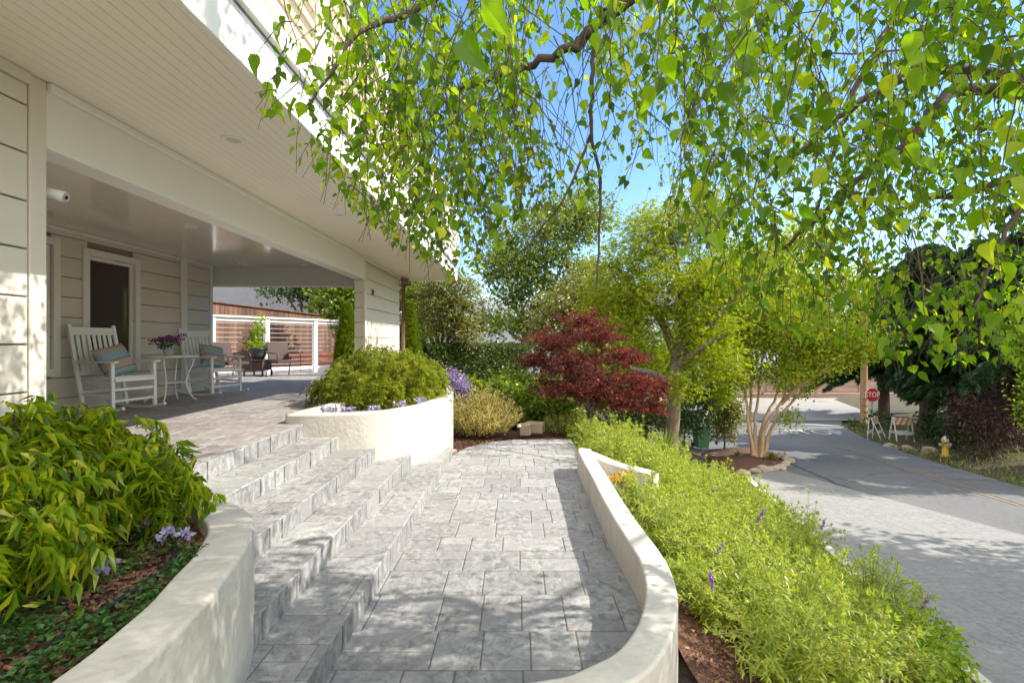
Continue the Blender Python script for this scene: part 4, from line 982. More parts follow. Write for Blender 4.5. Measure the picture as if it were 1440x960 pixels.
for (x, y, r) in ((-1.70, 1.98, .09), (-1.62, 2.28, .10), (-1.90, 2.42, .09), (-1.60, 1.15, .10)):
    flower_patch("viola", "small pale violet violas flowering on the mulch in the near planter", (x, y, .665), (r, r), 60, 14, M["l_cover"], M["p_violet"], .028, .026, .09, "violas in the near planter")
for (x, y, r) in ((-2.2, 5.62, .12), (-1.95, 5.62, .12), (-1.70, 5.75, .12), (-1.47, 6.05, .12), (-1.3, 6.45, .12)):
    flower_patch("viola", "small pale purple flowers along the front rim of the cream planter", (x, y, .765), (r, r * .7), 120, 22, M["l_lace2"], M["p_violet"], .035, .03, .11, "small flowers along the planter rim")
# creeping cover in the near planter
q = np.c_[RNG.normal(-1.52, .14, 1900), RNG.uniform(1.05, 2.2, 1900)]; q = q[(q[:, 0] < lim(q[:, 1]) - .07) & (np.sin(q[:, 1] * 9) + np.sin(q[:, 0] * 17) > -.15) & (abs(q[:, 0] - np.interp(q[:, 1], [.9, 1.35, 1.6, 1.77, 2.15], [-1.6, -1.48, -1.5, -1.47, -1.54])) > .035)]
mb = MB(); z = .68 + RNG.random(len(q)) * .06; p = np.repeat(np.c_[q, z], 3, 0) + RNG.normal(size=(len(q) * 3, 3)) * .014
leaves(mb, TB, p, unit(np.c_[RNG.normal(size=(len(p), 2)), RNG.normal(size=len(p)) * .25]), unit(np.array([0, 0, 1]) + RNG.normal(size=p.shape) * .3), .020 * RNG.uniform(.6, 1.3, len(p)))
tag(mb.build("ground_cover", M["l_cover"]), kind="stuff")

def bush(name, label, clumps, lm, n_sub, per, rs, size, tmpl=TQ, cat="shrub", bark="bark_dark", group=None, **kw):
    lo = min(c[0][2] - c[1][2] for c in clumps); c0 = np.mean([c[0] for c in clumps], 0); base = (c0[0], c0[1], max(gz(c0[0], c0[1]) - .03, lo - .3))
    return make_tree(name, label, cat, base, [], clumps, lm, M[bark], n_sub, per, rs, size, tmpl, r0=.035, group=group, twig=.006, **kw)
# golden shrub, purple flowering shrub, rosemary, green shrubs
def spiky(name, label, base, r, h, n, lm, leaf, cat="shrub", nl=22, lean=.5, tm=TS):
    """many upright stems clothed in small leaves"""
    t = thing(name, label, cat, base); mb, st = MB(), MB(); base = np.array(base, float)
    for i in range(n):
        a, q = RNG.random() * 6.283, RNG.random()**.5; o = np.array([math.cos(a) * q * r[0], math.sin(a) * q * r[1], 0])
        hh = h * (1 - .5 * q**2) * RNG.uniform(.75, 1.15); tip = base + o * 1.0 + np.array([o[0] * lean * .4, o[1] * lean * .4, hh]) + RNG.normal(size=3) * .03; root = base + o * .55
        st.tube([root, (root + tip) / 2 + o * .08, tip], [.004, .003, .0015], 4, False)
        f = np.linspace(.25, 1, nl); p = root + (tip - root) * f[:, None] + RNG.normal(size=(nl, 3)) * .006; d = unit(unit(tip - root) * .75 + rdir(nl) * .8); leaves(mb, tm, p, d, rdir(nl), leaf * RNG.uniform(.7, 1.2, nl))
    st.build("stems", M["twig"], t); mb.build("foliage", lm, t); return t
q = W(678, 612, 8.6); spiky("golden_shrub", "golden variegated bushy shrub beside the white planter wall", (-.64, 8.75, -.05), (.62, .55), .82, 420, M["l_gold"], .06, nl=26)
q = W(787, 612, 9.1); spiky("rosemary", "small upright light green shrub below the dark red maple", (q[0], 9.1, gz(q[0], 9.1)), (.32, .28), .46, 90, M["l_lace2"], .05)
q = W(642, 560, 9.4)
t = bush("flowering_shrub", "tall shrub covered with pale purple flower clusters behind the planter wall", [C(642, 545, 9.4, 14, 22), C(634, 530, 9.4, 8, 14), C(652, 550, 9.4, 9, 16)], M["p_lilac"], 60, 26, .09, .05)
mb = MB(); crown(mb, [C(642, 560, 9.5, 16, 25)], 30, 16, .1, .08, TL); mb.build("foliage", M["l_green"], t)
bush("green_shrub", "glossy green shrub with yellow tips in front of the clipped hedge", [C(700, 568, 10.6, 46, 34), C(668, 552, 10.8, 24, 22)], M["l_shrub"], 260, 20, .11, .10, TL)
bush("green_shrub", "dark green spreading shrub left of the red maple trunk", [C(752, 572, 10.2, 40, 30), C(790, 580, 10.0, 24, 22)], M["l_shrub"], 220, 20, .11, .10, TL)
bush("green_shrub", "lime green low shrub between planter and flowering shrub", [C(618, 545, 10.2, 20, 22)], M["l_lime"], 70, 18, .1, .09, TL)
bush("dark_shrub", "low dark green shrubs spreading behind the red maple", [C(770, 545, 12.4, 40, 26), C(830, 560, 12.2, 50, 30), C(720, 540, 13.0, 40, 20)], M["l_shrub"], 300, 18, .14, .10, TL)
# clipped hedge
hd = thing("clipped_hedge", "long flat-topped clipped green hedge behind the shrubs", "hedge", (-1.2, 15, -.3)); mb = MB(); a, b = W(604, 490, 13.2), W(742, 505, 16.0)
n = 15000; s = RNG.random(n); fc = RNG.random(n); z1 = 1.52
p = a[None, :] * (1 - s[:, None]) + b[None, :] * s[:, None]; p[:, 2] = -.4 + RNG.random(n) * (z1 + .4); nx = unit(np.array([(b - a)[1], -(b - a)[0], 0])); p += nx * .0
top = fc < .33; p[top, 2] = z1 + RNG.normal(size=top.sum()) * .04; p[top] -= nx * (RNG.random(top.sum()) * .9)[:, None]; p[~top] += nx * (RNG.normal(size=(~top).sum()) * .05)[:, None]
leaves(mb, TQ, p, unit(rdir(n) + nx * .4 + [0, 0, .3]), unit(rdir(n) + nx * .4 + [0,0,.5]), .085 * RNG.uniform(.6, 1.3, n)); mb.build("foliage", M["l_hedge"], hd)
mb = MB(); Lh = np.linalg.norm((b - a)[:2]); an = math.atan2((b - a)[1], (b - a)[0]); mb.box((.1, .12, -.9), (Lh - .1, .8, z1 + .2), rz(an), (a[0], a[1], -.3)); 
for q_ in np.arange(.1, Lh, .35): mb.tube([(a + (b - a) * q_ / Lh) * [1,1,0] + [0,.1,-.4], (a + (b - a) * q_ / Lh) * [1,1,0] + [0,.12,1.3]], .015, 5)
mb.build("stems", M["bark_dark"], hd)
# arborvitaes
for i, (px, Y, lab) in enumerate(((489, 13.2, "slim bright green arborvitae seen left of the pillar"), (576, 13.2, "slim bright green arborvitae just right of the brown downspout"))):
    x = (px - CX) * Y / F; t = thing("arborvitae", lab, "conifer", (x, Y, .3), group="arborvitaes by the terrace"); mb = MB(); n = 5000; hh = 2.35
    zq = RNG.random(n); rr = .30 * np.clip(1.15 - zq**2.2 * 1.12, .05, 1) * RNG.uniform(.75, 1.08, n); a_ = RNG.random(n) * 6.283
    p = np.c_[x + rr * np.cos(a_), Y + rr * np.sin(a_), .35 + zq * hh]; o = np.c_[np.cos(a_), np.sin(a_), np.full(n, .9)]
    leaves(mb, TP, p, unit(o + RNG.normal(size=p.shape) * .3), unit(np.c_[-np.sin(a_), np.cos(a_), np.zeros(n)] + RNG.normal(size=p.shape) * .4), .11 * RNG.uniform(.7, 1.2, n)); mb.build("crown", M["l_arbor"], t)
    mb = MB(); mb.tube([(x, Y, .2), (x, Y, 2.2)], [.05, .02], 7); mb.build("trunk", M["bark_dark"], t)
# trees behind the porch
make_tree("evergreen_tree", "dark leafy tree with a forked trunk in front of the grey building", "tree", (*W(433, 470, 19.5)[:2], .3), [], [C(420, 400, 19.5, 40, 34), C(455, 385, 19.5, 40, 42), C(395, 405, 19.0, 28, 20), C(440, 330, 19.5, 60, 50)], M["l_dark"], M["bark"], 260, 20, .28, .15, TL, r0=.16)
make_tree("broadleaf_shrub", "yellow-green leafy tree between the terrace fence and the pillar", "tree", (*W(478, 480, 17)[:2], .3), [], [C(478, 420, 17, 36, 46), C(500, 400, 17, 30, 30)], M["l_shrub"], M["bark"], 260, 20, .2, .15, TL, r0=.08)
make_tree("broadleaf_shrub", "bushy yellow-green tree with orange berries right of the downspout", "tree", (*W(596, 500, 15.5)[:2], .2), [], [C(586, 425, 15.5, 34, 44), C(592, 470, 15.3, 26, 30), C(570, 400, 15.5, 26, 30)], M["l_shrub"], M["bark"], 300, 22, .18, .12, TL, r0=.08)
make_tree("olive_tree", "dull olive-green tree with a dark leaning trunk beneath the balcony corner", "tree", (*W(604, 505, 14.0)[:2], .2), [], [C(640, 420, 14, 42, 44), C(622, 450, 14, 36, 40), C(652, 465, 14, 26, 34), C(610, 405, 14.3, 30, 30)], M["l_olive"], M["bark_dark"], 620, 20, .15, .075, TQ, r0=.12)
# red maple: layers of dark red leaves
mb_c = [C(818, 450, 9.6, 34, 12), C(780, 478, 9.5, 40, 15), C(836, 470, 9.4, 44, 14), C(796, 510, 9.3, 58, 20), C(872, 500, 9.5, 40, 16), C(760, 505, 9.6, 28, 16), C(846, 540, 9.2, 62, 24), C(908, 540, 9.3, 34, 20), C(790, 545, 9.3, 45, 18), C(920, 570, 9.2, 18, 14), C(880, 565, 9.1, 42, 16)]
make_tree("red_maple", "dark red laceleaf maple beyond the end of the paved path", "tree", (*W(832, 605, 9.4)[:2], gz(*W(832, 605, 9.4)[:2]) - .03), [], mb_c, M["l_red"], M["bark"], 800, 15, .11, .068, TP, r0=.05, twig=.006, layer=.55, shell=.75, droop=.35)
# pale green maple with the stout trunk
mt_ = W(940, 600, 11.8); fk = W(952, 500, 11.8)
lb = [[fk, W(962, 440, 11.8), W(950, 360, 12), W(940, 300, 12)], [W(944, 540, 11.8), W(920, 525, 11.6), W(890, 520, 11.4), W(862, 500, 11.4)], [fk, W(985, 470, 11.6), W(1030, 420, 11.4), W(1075, 370, 11.2)], [fk, W(930, 450, 12.2), W(890, 400, 12.6), W(860, 370, 12.8)], [W(947, 520, 11.8), W(985, 490, 11.2), W(1020, 470, 11.0)]]
mc = [C(930, 330, 12, 62, 42), C(985, 310, 12, 50, 40), C(880, 380, 12.4, 60, 42), C(950, 400, 11.6, 62, 40), C(1020, 380, 11.6, 54, 44), C(900, 450, 12.2, 60, 34), C(985, 460, 11.4, 46, 34), C(850, 430, 12.8, 44, 36), C(1010, 510, 11.2, 42, 28), C(905, 500, 12.6, 42, 22), C(960, 545, 11.0, 26, 16)]
make_tree("maple_tree", "pale green maple with a stout brown trunk behind the red maple", "tree", (mt_[0], 11.8, mt_[2] - .9), lb, mc, M["l_crape"], M["bark"], 980, 17, .22, .105, TP, r0=.19, fork=fk, twig=.012)
# background trees on the far side of the hedge
make_tree("broad_tree", "tall mid-green tree behind the hedge, nearest the distant house", "tree", (*W(735, 500, 25)[:2], -1), [], [C(725, 385, 25, 48, 46), C(770, 330, 25, 56, 44), C(702, 360, 25, 34, 30), C(790, 400, 25, 50, 50), C(745, 450, 25, 34, 30), C(820, 300, 25, 46, 40), C(700, 452, 24, 24, 20)], M["l_green"], M["bark"], 950, 17, .34, .19, TQ, r0=.25, twig=.03)
make_tree("broad_tree", "darker green tree filling the gap behind the red maple", "tree", (*W(800, 520, 21)[:2], -1), [], [C(795, 440, 21, 48, 42), C(840, 410, 21, 42, 50), C(765, 470, 21, 30, 32), C(825, 490, 21, 50, 34)], M["l_olive"], M["bark"], 700, 17, .28, .15, TQ, r0=.2, twig=.02)
make_tree("broad_tree", "yellowing tree in the distance behind the pale green maple", "tree", (*W(990, 520, 30)[:2], -2), [], [C(985, 470, 30, 40, 34), C(1060, 450, 30, 50, 40), C(1110, 420, 30, 50, 50), C(1030, 400, 31, 50, 40)], M["l_lime"], M["bark"], 700, 16, .4, .22, TQ, r0=.25, twig=.03)
for i, (px, Y, h_, lab) in enumerate(((660, 62, 30, "low hazy tree beside the distant blue-grey house"), (880, 60, 95, "distant round tree far behind the maples"), (1150, 58, 40, "distant tree above the brown street fence"), (1330, 60, 90, "tall distant tree beyond the dark conifers"), (560, 45, 70, "distant tree behind the house roofline"))):
    make_tree("distant_tree", lab, "tree", (*W(px, 520, Y)[:2], -3), [], [C(px, 481 - h_ * .2, Y, 50, 30 + h_ * .3), C(px + 34, 481 - h_ * .05, Y, 40, 30), C(px - 36, 481, Y, 40, 34)], M["l_green"], M["bark"], 300, 14, .9, .5, TQ, r0=.3, twig=.05)

make_tree("broad_tree", "bright green tree behind the pale green maple's trunk", "tree", (*W(915, 540, 17)[:2], -1), [], [C(900, 520, 17, 50, 32), C(960, 500, 17, 40, 40), C(870, 470, 18, 40, 40), C(1000, 540, 17, 30, 22)], M["l_lime"], M["bark"], 620, 17, .26, .14, TQ, r0=.14)
# crape myrtle by the driveway
cb = np.array([*sp(1066, 648), 0.]); cb[2] = z_street(cb[1]) + .1; Yc = cb[1]
def L_(*a): return [W(px, py, Yc + dy) for px, py, dy in a]
t = thing("crape_myrtle", "pale green crape myrtle with several smooth tan stems at the driveway corner", "tree", cb)
st = MB()
stems_ = [L_((1060,640,0),(1052,600,0),(1050,560,.1),(1040,500,.3),(1020,430,.5)), L_((1064,642,0),(1060,600,.1),(1066,560,.2),(1072,500,.4),(1085,420,.5)), L_((1070,642,-.1),(1075,600,-.2),(1098,568,-.3),(1118,520,-.5),(1150,450,-.7)), L_((1068,642,.1),(1072,590,.2),(1095,555,.4),(1110,500,.8),(1125,420,1.0)), L_((1074,642,0),(1084,600,-.1),(1105,575,-.2),(1140,535,-.3),(1190,500,-.5)), L_((1058,642,.1),(1054,590,.3),(1056,540,.6),(1058,470,.8),(1055,400,1.0)), L_((1098,568,-.3),(1120,545,-.8),(1160,520,-1.2),(1215,480,-1.5))]
for s in stems_: limb(st, s, .062, .014, 9, .02)
twigs_mb = MB(); cr = MB()
cc = [C(1035, 430, Yc, 52, 44), C(1100, 400, Yc, 62, 52), C(1060, 480, Yc - .3, 56, 32), C(1130, 470, Yc - .4, 62, 32), C(1010, 470, Yc + .2, 40, 30), C(1175, 500, Yc - .7, 44, 20), C(1160, 420, Yc, 50, 42), C(1100, 520, Yc - .5, 48, 18), C(1120, 340, Yc + .3, 60, 34), C(1215, 470, Yc - 1.2, 34, 16), C(1225, 495, Yc - 1.3, 24, 9), C(1108, 590, Yc - .4, 16, 10), C(1045, 375, Yc, 48, 38), C(1200, 400, Yc, 34, 34), C(1025, 525, Yc + .5, 40, 22), C(1000, 560, Yc + 1.2, 24, 16), C(1120, 545, Yc - .2, 22, 9), C(1150, 505, Yc - 1., 40, 16), C(1185, 480, Yc - 1.1, 40, 22), C(1130, 520, Yc - .8, 30, 12), C(1090, 455, Yc - .6, 60, 40), C(980, 420, Yc + 1, 40, 40)]
crown(cr, cc, 2500, 17, .25, .105, TL, .1, .7, .45, .009)
st.add(*twigs_mb.arrays()); st.build("trunk", M["bark_tan"], t, smooth=True); cr.build("crown", M["l_crape"], t)
# tufts at its foot, dark shrubs beyond
def tuft(name, label, base, n, h, w, lm, lean=.6, cat="grass tuft", group=None):
    t_ = tag(bpy.data.objects.new(name, None), label, cat, group); mb = MB(); base = np.array(base, float)
    for i in range(n):
        a = RNG.random() * 6.283; d = np.array([math.cos(a), math.sin(a), 0]); hh = h * RNG.uniform(.55, 1.1); ln = lean * RNG.random() * hh; s = np.array([-d[1], d[0], 0]) * w; r0_ = base + d * RNG.random() * .08 * h
        p = [r0_, r0_ + d * ln * .25 + [0, 0, hh * .6], r0_ + d * ln + [0, 0, hh * (1 - .25 * ln / hh)]]
        mb.add([p[0] - s, p[0] + s, p[1] + s * .8, p[1] - s * .8, p[2]], [[[0, 1, 2, 3]], [[3, 2, 4]]])
    o = mb.build(name, lm); return tag(o, label, cat, group)
q = sp(1037, 646); tuft("grass_tuft", "small bright green grass tuft left of the crape myrtle stems", (*q, z_street(q[1]) + .03), 150, .3, .008, M["l_grass"], 1.0)
q = sp(1086, 650); tuft("grass_tuft", "wide low grass tuft on the corner right of the crape myrtle stems", (*q, z_street(q[1]) + .03), 260, .34, .008, M["l_grass"], 1.4)
q = W(938, 640, 8.6); tuft("iris_clump", "tall clump of upright strappy green leaves beyond the salvia bed", (2.62, 8.6, gz(2.62, 8.6)), 130, .95, .012, M["l_grass"], .5)
mb = MB(); p_ = []
for i in range(420):
    t0 = RNG.random(); c = np.array(sp(1000 + 105 * t0, 648 + RNG.uniform(-9, 8))); p_.append((*c, z_street(c[1]) + .09))
chips("bark_mulch", np.array(p_), M["chip"], (.05, .16))
bed_ = [sp(*q) for q in ((975, 645), (1000, 634), (1030, 630), (1062, 631), (1090, 639), (1107, 652), (1100, 660), (1075, 665), (1048, 669), (1010, 678), (985, 676))]
mb = MB(); v = [(x, y, z_street(y) + .055 + .015 * math.sin(i_ * 2.1)) for i_, (x, y) in enumerate(bed_)]; cen = np.mean(v, 0) + [0, 0, .10]; n_ = len(v)
mb.add(np.array(v + [cen] + [(x, y, z_street(y) - .05) for x, y in bed_]), [[[i_, n_, (i_ + 1) % n_] for i_ in range(n_)], ]); mb.f.append(np.array([[i_, (i_+1) % n_, n_ + 1 + (i_+1) % n_, n_ + 1 + i_] for i_ in range(n_)])); tag(mb.build("mulch_bed", M["mulch"], smooth=True), kind="structure")
bush("round_shrub", "rounded dark shrub with grey-green outer leaves beside the green bin", [C(1016, 588, 17.5, 26, 34), C(1022, 570, 17.5, 18, 22)], M["l_olive"], 200, 20, .16, .10, TL)
bush("dark_shrub", "dark evergreen shrub behind the maple trunk above the bin", [C(975, 570, 15.5, 30, 36), C(950, 590, 15, 26, 26)], M["l_dark"], 220, 20, .16, .10, TL)
bush("dark_shrub", "dark green shrub between the two maples' trunks", [C(895, 590, 11.5, 34, 20), C(870, 600, 11, 24, 16)], M["l_dark"], 160, 18, .14, .09, TL)
# planting beyond the path end
q = np.c_[RNG.uniform(.9, 3.0, 1500), RNG.uniform(6.7, 9.6, 1500)]; q = q[(q[:, 0] > np.interp(q[:, 1], [6.7, 7.6, 8.25, 8.4], [1.0, 1.05, 1.0, .3])) & (q[:, 0] < x_kerb(q[:, 1]) - 1.6)]
z0 = ground_z(q[:, 0], q[:, 1]); mb = MB(); p = np.repeat(np.c_[q, z0 + .05 + RNG.random(len(q)) * .2], 7, 0) + RNG.normal(size=(len(q) * 7, 3)) * .05
leaves(mb, TL, p, unit(np.c_[RNG.normal(size=(len(p), 2)), RNG.normal(size=len(p)) * .4]), unit(np.array([0, 0, 1]) + RNG.normal(size=p.shape) * .4), .062 * RNG.uniform(.6, 1.3, len(p))); tag(mb.build("ground_cover", M["l_shrub"]), kind="stuff")
flower_patch("flowering_plant", "low plant with orange-yellow flowers at the far bend of the path wall", (1.15, 5.35, .0), (.22, .3), 150, 45, M["l_shrub"], M["p_yellow"], .05, .035, .16)

# the salvia bed: every plant its own thing
def make_salvia(seed, spikes):
    global RNG
    keep_ = RNG; RNG = np.random.default_rng(seed)
    t = thing("salvia", "bushy green salvia plant in the bed beside the path wall", "salvia", group="salvias in the bed beside the path")
    st, lf, fl = MB(), MB(), []
    for i in range(46):
        a = RNG.random() * 6.283; q = RNG.random()**.6; d = np.array([math.cos(a), math.sin(a), 0]); h = RNG.uniform(.40, .66) * (1 - .35 * q); r = .05 + .38 * q
        tt_ = np.linspace(0, 1, 9)[:, None]; p = d * (.04 + (r - .04) * tt_**1.2) + np.array([0, 0, 1.]) * h * (tt_ * 1.35 - .35 * tt_**2 * (1 + q)); p += np.cumsum(RNG.normal(size=p.shape) * .006, 0)
        st.tube(p, np.linspace(.0036, .0016, 9), 4, False)
        m = 17; f = np.linspace(.18, 1, m); pp = np.stack([np.interp(f, tt_[:, 0], p[:, k]) for k in range(3)], 1)
        for s in (0, 1):
            an = np.arange(m) * 1.57 + s * 3.14 + RNG.random() * 6; dd = np.c_[np.cos(an), np.sin(an), .42 + RNG.normal(size=m) * .25]
            leaves(lf, TS, pp, unit(dd), unit(np.array([0, 0, 1]) + RNG.normal(size=(m, 3)) * .2), .085 * (1.15 - .6 * f) * RNG.uniform(.7, 1.25, m))
        ti = unit(p[-1] - p[-3]); k_ = 10; leaves(lf, TS, np.repeat(p[-1:], k_, 0) - ti * .01, unit(ti + rdir(k_) * .7), rdir(k_), .04)
        if i < spikes:
            tip = p[-1]; L = RNG.uniform(.14, .24); e = tip + unit(ti + [0, 0, .6]) * L; st.tube([tip, e], [.002, .0012], 4, False)
            n = 60; f = RNG.random(n)**.8; q_ = MB(); leaves(q_, TQ, tip + (e - tip) * (.25 + .75 * f)[:, None], unit(rdir(n) + [0, 0, .2]), rdir(n), .022); fl.append(q_)
    st.build("stems", M["stem"], t, world=False); lf.build("foliage", M["l_salvia"], t, world=False)
    for q_ in fl: q_.build("flower_spike", M["p_purple"], t, world=False)
    RNG = keep_; return t
protos = [make_salvia(101, 0), make_salvia(102, 0), make_salvia(103, 1), make_salvia(104, 0)]
spots = []
for y in np.arange(2.62, 8.6, .45):
    lo = np.interp(y, [2.75, 3.2, 4, 6], [1.42, 1.24, 1.20, 1.28]); hi = x_kerb(y) - .6
    if y < 4.2: hi = min(hi, np.interp(y, [2.75, 3.2, 3.7, 4.2], [1.66, 2.3, 2.8, 3.2]))
    n = max(1, int(round((hi - lo) / .48)))
    for i in range(n + 1): spots.append((lo + (hi - lo) * i / max(1, n) + RNG.normal() * .05, y + RNG.normal() * .06))
spots = [s for s in spots if not (5.2 < s[1] < 6.6 and s[0] < 1.45)]
flagged = {0: 0, 1: 0, 2: 0, 3: 0}
for i, (x, y) in enumerate(spots):
    k_ = [0, 1, 3, 0, 1, 2, 3, 1][i % 8] if i > 3 else i
    o = protos[k_] if not flagged[k_] else copy_tree(protos[k_]); flagged[k_] = 1
    o.location = (x, y, gz(x, y) - .01); o.rotation_euler.z = RNG.random() * 6.28; s = RNG.uniform(.8, 1.1); o.scale = (s, s, s * RNG.uniform(.95, 1.6))
    if k_ == 2: o["label"] = "green salvia plant with purple flower spikes in the bed beside the path wall"
q = np.c_[RNG.uniform(1.0, 3.2, 220), RNG.uniform(2.2, 4.6, 220)]; q = q[q[:, 0] < x_kerb(q[:, 1]) - .1]; mb = MB(); p = np.c_[q, ground_z(q[:, 0], q[:, 1]) + .035]
leaves(mb, TL, p, unit(np.c_[RNG.normal(size=(len(p), 2)), RNG.normal(size=len(p)) * .2]), unit(np.array([0,0,1]) + RNG.normal(size=p.shape) * .3), .035 * RNG.uniform(.6, 1.3, len(p))); tag(mb.build("fallen_leaves", M["l_dry"]), kind="stuff")
for (x, y) in ((3.36, 4.02), (3.02, 3.72)):
    bush("leafy_plant", ["rounded bright green leafy plant at the bottom corner of the bed, touching the kerb", "bright green leafy plant just left of the bed's bottom corner"][int(x < 3.2)], [((x, y, gz(x, y) + .2), (.27, .27, .25))], M["l_lime"], 90, 16, .07, .055, TL, cat="plant")

# the shaded bank right of the street: dark conifers, brush, weeds
def conifer(label, base, h, r, n_br, z0=1.0, street=0.0, short=1.4, low=0.0, group="dark conifers right of the street"):
    t = thing("conifer", label, "conifer", base, group=group); tr, cr = MB(), MB(); base = np.array(base, float)
    tr.tube([base - [0,0,.3], base + [0,0,h*.5], base + [0,0,h]], [.34, .22, .03], 12)
    for i in range(n_br):
        f = (i + RNG.random()) / n_br; z = z0 + (h - z0) * f**1.15; L = r * (1 - f)**.65 * RNG.uniform(.7, 1.15) + .3; a = i * 2.4 + RNG.normal() * .3; d = np.array([math.cos(a), math.sin(a), 0])
        if d[0] < .3 and z < street: L = min(L, short)
        tt_ = np.linspace(0, 1, 9)[:, None]; p = base + [0, 0, z] + d * L * tt_ + np.array([0, 0, 1.]) * (.12 * L * tt_ - .42 * L * tt_**2)
        tr.tube(p, np.linspace(.035, .008, 9), 5, False)
        m = int(70 * L + 30); f2 = RNG.random(m)**.7; pp = np.stack([np.interp(f2, tt_[:, 0], p[:, k]) for k in range(3)], 1); sd = np.array([-d[1], d[0], 0]); w = (RNG.random(m) - .5) * 2; pp = pp + sd * (w * .55 * (1.1 - f2) * min(L, 2.4) * .55)[:, None] + RNG.normal(size=pp.shape) * .06
        dd = unit(d * .8 + sd * w[:, None] * 1.0 + np.array([0, 0, -.55])); leaves(cr, TN, pp, dd, unit(np.array([0,0,1]) + RNG.normal(size=pp.shape) * .35), .30 * RNG.uniform(.6, 1.2, m))
    tr.build("trunk", M["bark_red"], t, smooth=True); cr.build("crown", M["l_conifer"], t); return t
for px, Y, h, r, n, z0, lab in ((1305, 21, 8.2, 4.2, 150, 2.5, "big dark conifer whose red-brown trunk stands behind the upright barricade"), (1388, 18.5, 7.6, 4.2, 150, 2.1, "dark conifer above the brown dead brush at the right edge"), (1440, 23, 9, 4.6, 150, 1.9, "dark conifer farthest to the right behind the brush"), (1243, 31.5, 9, 3.8, 150, 2.7, "dark conifer behind the stop sign pole"), (1560, 13.5, 12, 3.4, 100, 3.2, "dark conifer beyond the right edge nearest the camera")):
    x = (px - CX) * Y / F; conifer(lab, (x, Y, gz(x, Y)), h, r, n, z0, 0. if px < 1260 else 6.6 if px < 1320 else (5.0 if px < 1420 else 0.), 1.3 if px < 1320 else 2.6)
bush("dead_brush", "tangled red-brown dead brush under the conifers at the right edge", [C(1390, 600, 15.2, 40, 40), C(1420, 570, 15.5, 30, 50), C(1360, 575, 17, 24, 30)], M["l_brown"], 420, 14, .22, .16, TS, bark="bark_red")
bush("dark_shrub", "dark shrub behind the yellow hydrant", [C(1345, 600, 17.5, 30, 34), C(1310, 600, 19.5, 20, 22)], M["l_dark"], 200, 18, .2, .12, TL)
bush("dark_shrub", "wide mass of dark evergreen shrubs under the conifers at the right edge", [C(1400, 560, 19.5, 50, 44), C(1450, 540, 19, 40, 60), C(1350, 560, 21, 26, 26)], M["l_dark"], 420, 20, .25, .14, TL)
bush("ivy_mound", "low mound of dark leaves at the foot of the stop sign pole", [C(1212, 602, 26.5, 26, 9), C(1240, 590, 25, 18, 10)], M["l_dark"], 120, 16, .16, .12, TL)
n = 4200; y = RNG.uniform(8.5, 27, n); x = x_right(y) + RNG.random(n)**1.6 * 3.0 + .05; mb = MB(); p = np.c_[x, y, ground_z(x, y) + .0 + RNG.random(n) * .10]
leaves(mb, T_lance(.10, .2), p, unit(np.c_[RNG.normal(size=(n, 2)) * .6, np.ones(n)]), rdir(n), .12 * RNG.uniform(.5, 1.3, n)); tag(mb.build("weeds", M["l_olive"]), kind="stuff")
# lit branch tips of a tree at the far right edge
make_tree("roadside_tree", "yellow-green sunlit tree cut off by the right edge", "tree", (*W(1475, 640, 11)[:2], gz(*W(1475, 640, 11)[:2])), [], [C(1462, 560, 11, 26, 50), C(1455, 500, 11, 28, 40), C(1470, 440, 11, 40, 50)], M["l_lime"], M["bark"], 260, 16, .18, .10, TL, r0=.07)
# ------------------------------------------------------------------ the weeping birch over the path
LOW = np.array([(300, 60), (360, 150), (400, 190), (450, 250), (500, 300), (560, 345), (610, 370), (650, 400), (690, 350), (740, 315), (800, 300), (880, 270), (930, 265), (960, 340), (1000, 410), (1060, 440), (1120, 470), (1180, 480), (1240, 490), (1280, 520), (1340, 505), (1400, 500), (1460, 500), (1700, 480)], float)
HOLES = [(800, 130, 45, 90, .75), (900, 245, 50, 45, .8), (770, 60, 32, 45, .65), (935, 180, 28, 70, .8), (1215, 80, 48, 60, .55), (1320, 330, 60, 70, .6), (860, 200, 30, 60, .7), (1130, 25, 40, 25, .4)]
def proj(p):
    Y = np.maximum(p[:, 1], .05); return CX + p[:, 0] * F / Y, CY - (p[:, 2] - EYE) * F / Y
def allow(p, g):
    px, py = proj(p); inframe = (p[:, 1] > .4) & (py > -30) & (px > 100) & (px < 1560)
    ok = py < np.interp(px, LOW[:, 0], LOW[:, 1], left=20) 
    for hx, hy, rx, ry, pr in HOLES:
        inside = ((px - hx) / rx)**2 + ((py - hy) / ry)**2 < 1; ok &= ~(inside & (g < pr))
    ok &= ~((px < 395) & (py > 205 - .0 * px)) & ~((px < 440) & (py < 300) & (p[:, 1] > .4) & (px < 360))
    near = (np.linalg.norm(p - [0, 0, EYE], axis=1) < 1.05) & (p[:, 1] > -.2)   # no twig hangs in the photographer's face
    return np.where(inframe, ok, True) & ~near
birch = thing("birch_tree", "weeping birch with hanging leafy strands arching over the path from the right", "tree", (4.6, 1.6, -1.0))
br, tw, lf, lf2 = MB(), MB(), MB(), MB()
limb(br, [(4.6, 1.6, -1.2), (4.5, 1.7, 1.5), (4.35, 1.9, 4.0), (4.2, 2.1, 6.5), (4.2, 2.2, 9.0)], .17, .06, 14)
def P3(*a): return [W(px, py, Y) for px, py, Y in a]
tops = np.array([4.35, 1.9, 3.6])
